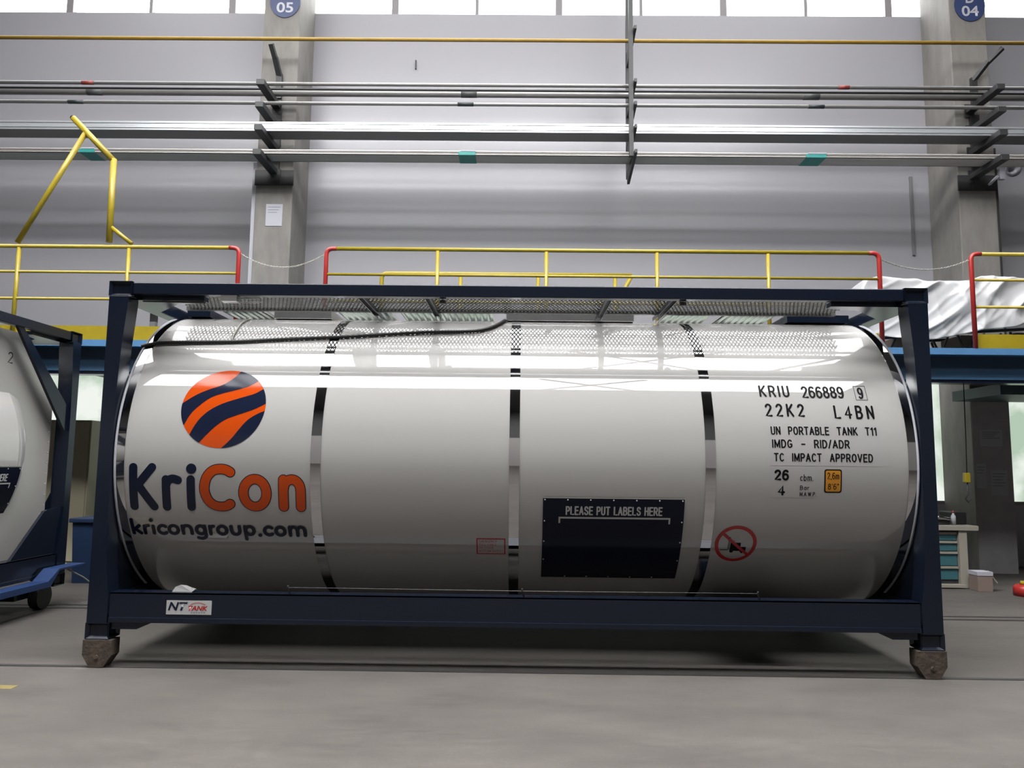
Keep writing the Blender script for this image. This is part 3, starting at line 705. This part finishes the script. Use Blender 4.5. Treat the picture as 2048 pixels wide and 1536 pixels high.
# bogie carrying its far end
bg = thing('transfer_bogie', 'blue transfer bogie with black wheels under the left tank container', 'bogie', (-5.8, 2.2, 0))
b_ = MB().prism([(-.3, .30), (1.75, .30), (1.82, .30), (1.98, .400), (2.42, .400), (2.42, .385), (1.99, .385), (1.86, .245), (-.3, .245)], -4.585, -4.43, axis='x')
b_.build('side_frame', M['brightblue'], bg)
MB().prism([(-.3, .30), (1.75, .30), (1.82, .30), (1.98, .400), (2.42, .400), (2.42, .385), (1.99, .385), (1.86, .245), (-.3, .245)], -7.21, -7.055, axis='x').build('side_frame', M['brightblue'], bg)
MB().box(-6.93, -4.70, 1.75, 2.10, .12, .19).build('cross_member', M['navy'], bg)
for x in (-4.69, -7.03):
    MB().lathe([(x, .001), (x, .118), (x + .09, .118), (x + .09, .001)], 2.05, .121, 40, smooth=False).build('wheel', M['black'], bg)
MB().tube([(-4.56, 2.30, .36), (-4.50, 2.52, .24), (-4.30, 2.62, .05)], .008, 8).build('tether', M['chain'], bg)

# ---------------------------------------------------------------- concrete columns
def column(xc, num, label):
    c = thing('concrete_column', label, 'column', (xc, 5.9, 0))
    MB().box(xc - .28, xc + .28, 5.5, YB, 0, HZ2, bev=.012).build('shaft', M['concrete'], c)
    MB().box(xc - .272, xc + .272, 5.4965, 5.4995, 0, 2.45).build('painted_base', M['darkcoat'], c)
    d = MB(); n = 48
    d.prism([(xc + .04 + .235 * math.cos(2 * PI * k / n), 8.585 + .265 * math.sin(2 * PI * k / n)) for k in range(n)], 5.488, 5.4985)
    di = d.build('number_disc', M['disc'], c)
    flat(fit(text_bm(num, .02), xc - .09, xc + .17, 8.40, 8.57), 'lettering', M['discwhite'], di, 5.486)
    flat(fit(text_bm('D', .02), xc - .02, xc + .11, 8.615, 8.78), 'lettering', M['discwhite'], di, 5.486)
    # dark steel clamp plates round the shaft that carry the pipe arms
    k = MB()
    k.box(xc - .295, xc + .295, 5.478, 5.4985, 5.62, 5.86, bev=.004)
    k.box(xc - .09, xc + .10, 5.45, 5.478, 5.62, 5.86)
    for z in (6.00, 6.37, 6.70): k.box(xc - .07, xc + .07, 5.46, 5.4985, z - .14, z + .10)
    k.build('clamp_plate', M['clamp'], c)
    return c
column(-3.715, '05', 'left pale concrete column with blue disc numbered 05')
column(6.87, '04', 'right pale concrete column with blue disc numbered 04')
def cable_strip(name, x, z0, z1, y, wd, m, label, cat):
    o = MB().box(x - wd / 2, x + wd / 2, y - .03, y, z0, z1, bev=.004).build(name, m); return tag(o, label, cat)
cable_strip('conduit', -4.03, 4.05, 6.0, 5.56, .06, M['paper'], 'pale grey cable conduit beside the column numbered 05', 'conduit')
cable_strip('conduit', 7.17, 3.2, 6.3, 5.54, .035, M['clamp'], 'thin dark conduit beside the column numbered 04', 'conduit')
cable_strip('wall_batten', 6.30, 4.85, 6.15, YB, .045, M['beam'], 'short grey vertical batten on the back wall left of column 04', 'batten')
o = MB().box(-1.745, -1.725, YB - .03, YB, 7.93, 8.08).build('wall_hook', M['clamp']); tag(o, 'tiny dark hook alone on the upper back wall', 'hook')
def sheet(x0, x1, z0, z1, y, label, lines=5, m='paper'):
    o = MB().box(x0, x1, y - .004, y, z0, z1).build('paper_notice', M[m]); tag(o, label, 'paper notice')
    bm = bmesh.new()
    for i in range(lines):
        z = z1 - (z1 - z0) * (.14 + .12 * i); rect_bm(bm, x0 + (x1 - x0) * .12, x1 - (x1 - x0) * (.12 + .1 * (i % 3)), z - .004, z + .004)
    if lines: flat(bm, 'print_lines', M['papertext'], o, y - .006)
sheet(-3.82, -3.57, 4.99, 5.33, 5.497, 'pale paper notice halfway up the column numbered 05', 3)
sheet(6.69, 7.02, 1.80, 2.04, 5.496, 'wide grey paper notice on column 04, topmost of three', 4)
sheet(6.62, 6.76, 1.20, 1.55, 5.496, 'narrow paper notice on column 04, left of the lower pair', 3)
sheet(6.82, 7.06, 1.10, 1.46, 5.496, 'squarish white paper notice on column 04, right of the lower pair', 5)
# lamp horn on column 04
hl = thing('alarm_horn', 'small white alarm horn mounted beside the column numbered 04', 'alarm horn', (7.25, 5.45, 5.9))
MB().lathe([(0, .001), (0, .03), (.10, .05), (.16, .11), (.165, .11), (.16, .10)], 0, 0, 24).build('horn', M['paper'], hl)
hl.children[0].matrix_parent_inverse = Matrix.Identity(4); hl.children[0].rotation_euler = (0, R_(20), R_(-100)); hl.children[0].location = (0.05, -.03, 0.02)
MB().box(7.20, 7.28, 5.47, 5.53, 5.80, 5.96).build('junction_box', M['paper'], hl)
MB().bar((7.16, 5.47, 5.84), (7.02, 5.44, 5.70), .05, .03).build('bracket', M['paper'], hl)

# ---------------------------------------------------------------- pipes, trays, arms
XP = 12.4
YA0, YA1 = 4.72, 5.50
arm_z = (6.905, 6.569, 6.227, 5.865)
for xc, nm in ((-3.72, '05'), (6.80, '04')):
    for i, z in enumerate(arm_z):
        a = thing('bracket_arm', 'dark steel bracket arm on the %s concrete column, %s' % ('left' if xc < 0 else 'right', ('topmost of four', 'second from the top', 'third from the top', 'lowest of four')[i]), 'bracket arm', (xc, 5.5, z), group='bracket arms on the %s column' % ('left' if xc < 0 else 'right'))
        MB().box(xc - .058, xc + .058, YA0, YA1 - .04, z - .082, z - .001, bev=.004).build('arm', M['clamp'], a)
        MB().box(xc - .07, xc + .07, YA1 - .041, YA1 - .023, z - .14, z + .06).build('end_plate', M['clamp'], a)
def hpipe(name, y, z, r, m, label, cat='pipe'):
    o = MB().tube([(-XP, y, z), (XP, y, z)], r, 16).build(name, m); return tag(o, label, cat)
p1 = hpipe('pipe', 4.915, 6.931, .026, M['pipe'], 'thin silvery pipe, uppermost of the grey pipes on the arms')
p2 = hpipe('pipe', 5.05, 6.922, .017, M['clamp'], 'thin dark pipe between the uppermost silvery pipe and the thick grey pipe')
p3 = hpipe('pipe', 5.23, 6.955, .050, M['pipe'], 'thick grey pipe resting on the top bracket arms')
p4 = hpipe('pipe', 4.83, 6.595, .026, M['pipe'], 'thin grey pipe on the second bracket arms, above the bright tray')
def tape(parent, x0, x1, y, z, r, m):
    MB().tube([(x0, y, z), (x1, y, z)], r + .003, 16).build('tape_band', M[m], parent)
for x0, x1 in ((-.885, -.65), (-6.5, -6.27), (4.2, 4.44)): tape(p3, x0, x1, 5.23, 6.955, .050, 'greytape')
for x0, x1 in ((-.926, -.69), (-6.725, -6.5), (4.242, 4.476)): tape(p4, x0 * .97, x1 * .97, 4.83, 6.595, .026, 'blacktape')
for x0, x1 in ((-6.53, -6.35), (4.684, 4.845)): tape(p1, x0 * .98, x1 * .98, 4.915, 6.931, .026, 'redtape')
def tray(z0, z1, y0, y1, m, label):
    t = MB().box(-XP, XP, y0, y0 + .012, z0, z1); t.box(-XP, XP, y1 - .012, y1, z0, z1)
    if m is not M['zinc']: t.box(-XP, XP, y0, y1, z0, z0 + .006)
    t.box(-XP, XP, y0 - .010, y0 + .001, z1 - .028, z1); t.box(-XP, XP, y0 - .010, y0 + .001, z0 + .03, z0 + .045)
    return tag(t.build('cable_tray', m), label, 'cable tray')
t3 = tray(6.229, 6.358, 4.933, 5.236, M['zinc'], 'bright galvanised cable tray on the third bracket arms')
MB().box(-XP, XP, 4.943, 5.226, 6.229, 6.234).build('tray_bottom', M['beam'], t3)  # underside of the same tray, its shade put in as darker grey
t4 = tray(5.867, 5.930, 4.90, 5.185, M['duct'], 'dusty grey cable tray on the lowest arms, marked with teal tape')
for x0, x1 in ((-.895, -.647), (-6.48, -6.255), (4.173, 4.463)):
    MB().box(x0 * .98, x1 * .98, 4.885, 5.195, 5.864, 5.915).build('tape_band', M['tealtape'], t4)
    MB().box(x0 * .98 + .03, x1 * .98, 4.88, 4.889, 5.916, 5.936).build('tape_band', M['paper'], t4)
# hanging support between the columns
hg = thing('pipe_hanger', 'dark steel pipe hanger dropping from the roof between the columns', 'pipe hanger', (1.6, 5.1, 11.7))
MB().box(1.60, 1.66, 5.40, 5.46, 5.74, HZ2).build('hanger_leg', M['clamp'], hg)
MB().box(1.545, 1.605, 4.72, 4.78, 5.80, HZ2).build('hanger_leg', M['clamp'], hg)
for z in (7.70,) + arm_z:
    MB().prism([(4.64, z - .001), (5.40, z - .001), (5.40, z - .22), (4.95, z - .12), (4.64, z - .05)], 1.607, 1.645, axis='x').build('arm', M['clamp'], hg)
# yellow gas pipe with hook brackets
gp = hpipe('gas_pipe', 5.12, 7.745, .027, M['gaspipe'], 'long thin yellow pipe running high along the back wall')
for xc, dx in ((-3.70, -.05), (6.88, .28)):
    b = MB(); b.bar((xc, 5.46, 6.98), (xc, 5.46, 7.38), .09, .05); b.bar((xc, 5.46, 7.34), (xc + dx * .5, 5.30, 7.56), .08, .05); b.bar((xc + dx * .5, 5.30, 7.55), (xc + dx, 5.17, 7.70), .07, .05)
    o = b.build('pipe_bracket', M['clamp']); tag(o, 'bent steel bracket on the %s concrete column holding the long yellow pipe' % ('left' if xc < 0 else 'right'), 'bracket')

# ---------------------------------------------------------------- platform
pf = thing('platform', 'long blue steel work platform behind the tank container', 'platform', (0, 4.2, 2.47))
YP = 3.30
MB().box(-XP, XP, YP - .02, YP + .22, 2.795, 2.872).build('edge_angle', M['blue'], pf)
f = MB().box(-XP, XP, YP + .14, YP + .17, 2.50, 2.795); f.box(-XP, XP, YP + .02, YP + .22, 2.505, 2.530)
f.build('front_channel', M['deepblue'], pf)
MB().box(-XP, XP, YP + .03, YP + .21, 2.468, 2.500).build('bottom_flange', M['navy'], pf)
MB().box(-XP, XP, YP + .20, 5.45, 2.80, 2.868).build('deck', M['teal'], pf)
for x in (-9.5, -5.6, -1.8, 2.0, 5.15, 9.5): MB().box(x - .05, x + .05, YP + .22, 5.45, 2.58, 2.80).build('deck_beam', M['teal'], pf)
for x in (-10.5, -1.6, 2.4, 10.5): MB().box(x - .08, x + .08, YP + .05, YP + .21, 0, 2.468).build('support_leg', M['navy'], pf)
MB().box(6.30, 8.9, 4.35, 5.44, 2.44, 2.58).build('cross_beam', M['teal'], pf)
def rod(parent, pts, r, m, name): return MB().tube(pts, r, 12).build(name, m, parent)
def bend(p, c, q, n=6, f=.08):
    p, c, q = Vector(p), Vector(c), Vector(q); a = c + (p - c).normalized() * f; b = c + (q - c).normalized() * f
    return [a.lerp(c, t).lerp(c.lerp(b, t), t) for t in [k / n for k in range(n + 1)]]
def guardrail(label, x0, x1, posts, redl, redr, toe=True, low=True):
    g = thing('guardrail', label, 'guardrail', ((x0 + x1) / 2, YP, 2.87), group='yellow guardrails along the platform edge')
    zt, zm, zl, zb = 4.005, 3.692, 3.366, 2.872
    a = x0 + (.09 if redl else 0); b = x1 - (.09 if redr else 0)
    rod(g, [(a, YP, zt), (b, YP, zt)], .024, M['yellow'], 'top_rail')
    rod(g, [(x0 + .01, YP, zm), (x1 - .01, YP, zm)], .017, M['yellow'], 'mid_rail')
    if low: rod(g, [(x0 + .01, YP, zl), (x1 - .01, YP, zl)], .017, M['yellow'], 'mid_rail')
    for x in posts: rod(g, [(x, YP, zb), (x, YP, zt - .02)], .024, M['yellow'], 'post')
    for flag, x, d in ((redl, x0, 1), (redr, x1, -1)):
        if flag: rod(g, [(x, YP, zb)] + bend((x, YP, zb), (x, YP, zt), (x + d * .12, YP, zt)) + [(x + d * .12, YP, zt)], .0265, M['redpaint'], 'end_post')['label'] = 'red end post'
    if toe: MB().box(x0 + (.03 if redl else 0), x1 - (.03 if redr else 0), YP + .02, YP + .03, 2.872, 3.045).build('toe_board', M['yellow'], g)
    return g
guardrail('yellow guardrail with one red end post, leftmost on the platform', -XP + .1, -3.345, (-11.3, -10, -8.66, -7.33, -6.0, -4.672), False, True)
guardrail('long yellow guardrail with a red post at each end, above the tank container', -2.295, 4.285, (-.962, .335, 1.652, 2.97), True, True)
guardrail('yellow guardrail with a red left end post, rightmost on the platform', 5.37, XP - .1, (6.9, 8.2, 9.5, 10.8), True, False)
def chain(x0, x1, z, sag, label):
    mb = MB(); n = 54; P = []
    for k in range(n + 1):
        t = k / n; P.append(Vector((x0 + (x1 - x0) * t, YP, z - sag * 4 * t * (1 - t))))
    for k in range(n):
        a, b = P[k], P[k + 1]; mid = (a + b) / 2; d = (b - a).normalized(); s = Vector((0, 0, 1)) if k % 2 else Vector((0, 1, 0)); s = (s - d * s.dot(d)).normalized(); L = (b - a).length
        mb.tube([mid + d * math.cos(2 * PI * j / 8) * L * .72 + s * math.sin(2 * PI * j / 8) * .008 for j in range(8)], .0032, 5, closed=True)
    tag(mb.build('safety_chain', M['chain']), label, 'chain', 'safety chains across the platform openings')
chain(-3.32, -2.32, 3.93, .16, 'thin steel safety chain hanging in the left gap between red posts')
chain(4.31, 5.34, 3.93, .12, 'thin steel safety chain hanging in the right gap between red posts')
# davit frame standing on the left guardrail
dv = thing('davit_frame', 'yellow tubular davit frame rising above the left guardrail', 'davit', (-5.4, YP, 4.0))
YD = YP
rod(dv, [(-6.03, YD, 4.045), (-5.30, YD, 5.44)], .030, M['yellow'], 'brace_tube')
rod(dv, [(-5.47, YD, 5.62), (-4.935, YD, 5.08)], .036, M['yellow'], 'jib_tube')
rod(dv, [(-4.935, YD, 5.10), (-4.92, YD, 4.06)], .036, M['yellow'], 'mast_tube')
rod(dv, [(-4.91, YD, 4.25), (-4.645, YD, 4.045)], .024, M['yellow'], 'stay_tube')
MB().tube([(-5.485, YD, 5.635), (-5.455, YD, 5.605)], .030, 12).build('end_plug', M['black'], dv)
# lower stair rail further back
sr = thing('stair_rail', 'lower yellow handrail at the back of the platform, seen over the tank container', 'handrail', (-.2, 4.6, 2.87))
zt = 4.045
rod(sr, [(-1.87, 4.6, 2.88)] + bend((-1.87, 4.6, 2.9), (-1.87, 4.6, zt), (-1.5, 4.6, zt)) + [(-1.5, 4.6, zt), (1.55, 4.6, zt)], .030, M['yellow'], 'top_rail')
rod(sr, [(1.55, 4.6, zt), (1.36, 4.6, 3.70), (1.30, 4.6, 3.4)], .030, M['yellow'], 'end_stay')
for x in (-.79, .27, 1.32): rod(sr, [(x, 4.6, 2.87), (x, 4.6, zt - .02)], .026, M['yellow'], 'post')
# short gate stub behind the left end
gs = thing('gate_stub', 'short black and grey post with a small brace beside the left end of the container', 'post', (-4.38, 3.5, 2.87))
MB().box(-4.43, -4.36, 3.42, 3.48, 2.87, 3.12).build('lower_post', M['beam'], gs); MB().box(-4.43, -4.36, 3.42, 3.48, 3.12, 3.42).build('upper_post', M['black'], gs)
MB().bar((-4.62, 3.45, 3.06), (-4.40, 3.45, 2.97), .04, .04).build('brace', M['beam'], gs)
# plastic sheet over a truss on the platform
tr = thing('lattice_truss', 'dark lattice truss lying under the white plastic sheet', 'truss', (6, 4.3, 2.87))
t = MB()
for y in (4.18, 4.80):
    t.bar((4.60, y, 3.13), (5.7, y, 3.22), .035, .035); t.bar((5.7, y, 3.22), (8.9, y, 3.42), .035, .035); t.bar((4.6, y, 2.90), (8.9, y, 2.90), .035, .035)
t.build('chord', M['clamp'], tr)
for y in (4.18, 4.80):
    t = MB(); x = 4.66
    while x < 8.7:
        t.bar((x, y, 3.13 + (x - 4.6) * .06), (x + .11, y, 2.91), .022, .022); t.bar((x + .22, y, 3.13 + (x - 4.6) * .06), (x + .11, y, 2.91), .022, .022); x += .34
    t.build('lacing', M['clamp'], tr)
for x in (4.9, 5.78, 6.5, 7.1, 7.9): MB().box(x, x + .16, 4.28, 4.74, 2.88, 3.14 + (x - 4.6) * .055).build('packing_block', M['carton'], tr)
mb = MB(); NXs, NV = 220, 60
def top_z(x):
    T = [(4.40, 3.74), (4.50, 3.90), (4.7, 3.93), (5.1, 3.925), (5.35, 3.87), (5.8, 3.90), (6.0, 3.95), (6.3, 3.93), (6.9, 3.94), (8.9, 3.86)]
    for (a, za), (b, zb_) in zip(T, T[1:]):
        if x <= b:
            t_ = max(0, (x - a) / (b - a)); t_ = t_ * t_ * (3 - 2 * t_); return za + (zb_ - za) * t_
    return T[-1][1]
def bot_z(x):
    T = [(4.40, 3.16), (5.2, 3.10), (5.6, 3.16), (5.85, 3.22), (6.3, 3.26), (6.6, 3.40), (7.2, 3.42), (8.9, 3.45)]
    for (a, za), (b, zb_) in zip(T, T[1:]):
        if x <= b: return za + (zb_ - za) * max(0, (x - a) / (b - a))
    return T[-1][1]
from mathutils import noise as mn
grid = []
for i in range(NXs + 1):
    x = 4.40 + 4.5 * i / NXs; zt_, zb_ = top_z(x), bot_z(x); row = []
    for j in range(NV + 1):
        v = j / NV
        if v < .62:
            q = v / .62; y = 4.06 + .02 * q; z = zb_ + (zt_ - .06 - zb_) * q
        elif v < .72:
            a = (v - .62) / .10 * PI / 2; y = 4.08 + .06 * (1 - math.cos(a)); z = zt_ - .06 + .06 * math.sin(a)
        else:
            q = (v - .72) / .28; y = 4.14 + .75 * q; z = zt_ - .10 * q * q
        def rid(a, b, c, k): return (1 - min(1, abs(mn.noise(Vector((a, b, c)))) * k)) ** 2
        wx = x + .35 * mn.noise(Vector((x * .9, z * 1.1, 5.5)))
        d1 = rid(wx * 1.5 - z * 2.3, z * .55 + wx * .35, 2.0, 2.6)
        d2 = rid(wx * 2.1 + z * 1.6, z * .9, 7.7, 2.8) * .55
        d3 = rid(wx * 4.2 - z * 4.6, z * 1.4 + wx * .5, 4.1, 2.6) * .35
        big = mn.noise(Vector((x * .8, z * .9, .3)))
        y -= (.065 * d1 + .060 * d2 + .055 * d3 + .09 * big) * (1 - .55 * max(0, v - .55))
        z += .016 * mn.noise(Vector((x * 2.5, v * 3, 1.0)))
        row.append(mb.bm.verts.new((x, y, z)))
    grid.append(row)
for i in range(NXs):
    for j in range(NV):
        f = mb.bm.faces.new((grid[i][j], grid[i + 1][j], grid[i + 1][j + 1], grid[i][j + 1])); f.smooth = True
o = mb.build('plastic_sheet', M['plastic']); tag(o, 'crumpled white plastic sheet draped over goods on the right platform', 'plastic sheet')
md = o.modifiers.new('thickness', 'SOLIDIFY'); md.thickness = .004

# ---------------------------------------------------------------- under the platform, left
cb = thing('cabinet', 'tall beige steel cabinet against the low window on the left', 'cabinet', (-6.0, 4.8, 0))
MB().box(-6.42, -5.83, 4.80, 5.30, .06, 2.0, bev=.006).build('body', M['beige'], cb)
MB().box(-6.40, -6.13, 4.785, 4.80, .10, 1.97, bev=.003).build('door', M['beige'], cb); MB().box(-6.12, -5.85, 4.785, 4.80, .10, 1.97, bev=.003).build('door', M['beige'], cb)
MB().box(-6.40, -5.85, 4.83, 5.27, 0, .06).build('plinth', M['clamp'], cb)
bn = thing('storage_bin', 'dark blue plastic bin between the two tank containers', 'bin', (-5.0, 3.85, 0))
MB().prism([(-5.30, .73), (-4.72, .73), (-4.76, 0), (-5.26, 0)], 3.62, 4.15).build('body', M['binblue'], bn)
MB().box(-5.33, -4.69, 3.59, 4.18, .71, .76, bev=.008).build('rim', M['binblue'], bn)
pl = thing('potted_plant', 'small dark leafy plant standing behind the blue bin', 'plant', (-5.30, 5.0, 0))
MB().lathe([(0, .001), (0, .12), (.28, .16), (.28, .001)], 0, 0, 24).build('pot', M['carton'], pl)
pl.children[0].matrix_parent_inverse = Matrix.Identity(4); pl.children[0].rotation_euler = (0, -PI / 2, 0)
mb = MB(); rr = random.Random(5)
for k in range(110):
    a = rr.uniform(0, 2 * PI); h = rr.uniform(.35, 1.12); q = rr.uniform(.03, .20) * (1.2 - h * .5); c = Vector((-5.30 + q * math.cos(a), 5.0 + q * math.sin(a), h))
    d = Vector((math.cos(a), math.sin(a), rr.uniform(-.3, .6))).normalized() * .09; s = d.cross(Vector((0, 0, 1))).normalized() * .025
    q4 = [mb.bm.verts.new(p) for p in (c, c + d * .5 + s, c + d, c + d * .5 - s)]; mb.bm.faces.new(q4)
for k in range(5): mb.tube([(-5.30, 5.0, .25), (-5.30 + .03 * (k - 2), 5.0 + .02 * (k % 3), 1.0)], .008, 6)
mb.build('foliage', M['leaf'], pl)

# ---------------------------------------------------------------- under the platform, right
dk = thing('workbench', 'cream workbench with teal drawers beside the right corner post', 'workbench', (5.2, 4.3, 0))
MB().box(4.85, 5.76, 4.08, 4.75, .705, .765, bev=.005).build('worktop', M['desk'], dk)
MB().box(5.52, 5.62, 4.10, 4.72, .0, .705, bev=.004).build('side_panel', M['desk'], dk)
MB().box(4.90, 5.0, 4.10, 4.72, 0, .705, bev=.004).build('side_panel', M['desk'], dk)
MB().box(5.0, 5.52, 4.16, 4.72, .02, .70).build('carcass', M['clamp'], dk)
for z0, z1 in ((.58, .66), (.45, .55), (.27, .42), (.10, .24)):
    d = MB().box(5.01, 5.51, 4.145, 4.16, z0, z1, bev=.003).build('drawer', M['drawer'], dk)
    MB().box(5.01, 5.51, 4.125, 4.146, z1 - .004, z1 + .022).build('drawer_lip', M['desk'], d)
MB().box(4.86, 5.56, 4.05, 4.14, .015, .05).build('foot_rail', M['desk'], dk)
o = MB().box(5.56, 5.745, 4.30, 4.60, .766, .92, bev=.01).build('tool_case', M['black']); tag(o, 'small black case standing on the cream workbench', 'case')
bt = thing('bottle', 'white plastic bottle beside the black case on the workbench', 'bottle', (5.53, 4.22, .765))
MB().lathe([(0, .001), (0, .028), (.11, .028), (.135, .012), (.15, .012), (.15, .001)], 0, 0, 20).build('bottle_body', M['paper'], bt)
MB().lathe([(.15, .001), (.15, .014), (.175, .014), (.175, .001)], 0, 0, 16).build('cap', M['redpaint'], bt)
for c_ in bt.children: c_.matrix_parent_inverse = Matrix.Identity(4); c_.rotation_euler = (0, -PI / 2, 0)
mc = thing('vice', 'dark metal vice on the left part of the workbench', 'vice', (5.38, 4.3, .765))
MB().box(5.22, 5.48, 4.2, 4.4, .766, .83, bev=.01).build('vice_body', M['clamp'], mc); MB().tube([(5.24, 4.18, .87), (5.46, 4.18, .84)], .022, 12).build('vice_screw', M['chrome'], mc); MB().box(5.30, 5.40, 4.19, 4.34, .83, .86).build('jaw', M['steel'], mc)
bx = thing('carton', 'small brown carton with white flaps on the floor under the workbench end', 'carton', (5.70, 4.0, 0))
MB().box(5.58, 5.76, 3.86, 4.04, 0, .20, bev=.003).build('box', M['carton'], bx); MB().box(5.575, 5.765, 3.855, 4.045, .19, .235).build('lid', M['paper'], bx); MB().bar((5.76, 3.95, .24), (5.84, 3.9, .10), .10, .006).build('flap', M['desk'], bx)
tb = thing('fuel_can', 'small red can with a yellow cap on the floor at the right edge', 'can', (5.98, 3.6, 0))
MB().lathe([(0, .001), (0, .13), (.10, .13), (.13, .10), (.13, .001)], 0, 0, 24).build('body', M['redpaint'], tb)
MB().lathe([(.13, .001), (.13, .06), (.17, .05), (.17, .001)], 0, 0, 20).build('cap', M['yellow'], tb)
for c_ in tb.children: c_.matrix_parent_inverse = Matrix.Identity(4); c_.rotation_euler = (0, -PI / 2, 0)
# hanging chain hoist
ch = thing('chain_hoist', 'thin chain with a hook hanging from the platform beside column 04', 'chain hoist', (5.6, 4.0, 2.5))
MB().tube([(5.62, 4.0, 2.58), (5.61, 4.0, 1.8), (5.60, 4.0, 1.40)], .006, 6).build('chain', M['clamp'], ch)
MB().box(5.56, 5.63, 3.97, 4.03, 1.30, 1.42, bev=.01).build('hook_block', M['yellow'], ch)
MB().tube([(5.60, 4.0, 1.31), (5.60, 4.0, 1.16), (5.57, 4.0, 1.10), (5.60, 4.0, 1.06), (5.63, 4.0, 1.10)], .010, 8).build('hook', M['clamp'], ch)
MB().box(5.45, 5.75, 3.9, 4.1, 2.57, 2.62).build('hanger_plate', M['clamp'], ch)

# ---------------------------------------------------------------- paint mark on the floor
o = MB().box(-3.75, -3.18, -.52, -.44, 0, .0015); o.box(-3.75, -3.30, -.66, -.60, 0, .0015)
tag(o.build('floor_marking', M['linepaint']), 'worn yellow floor marking at the lower left edge', 'floor marking')
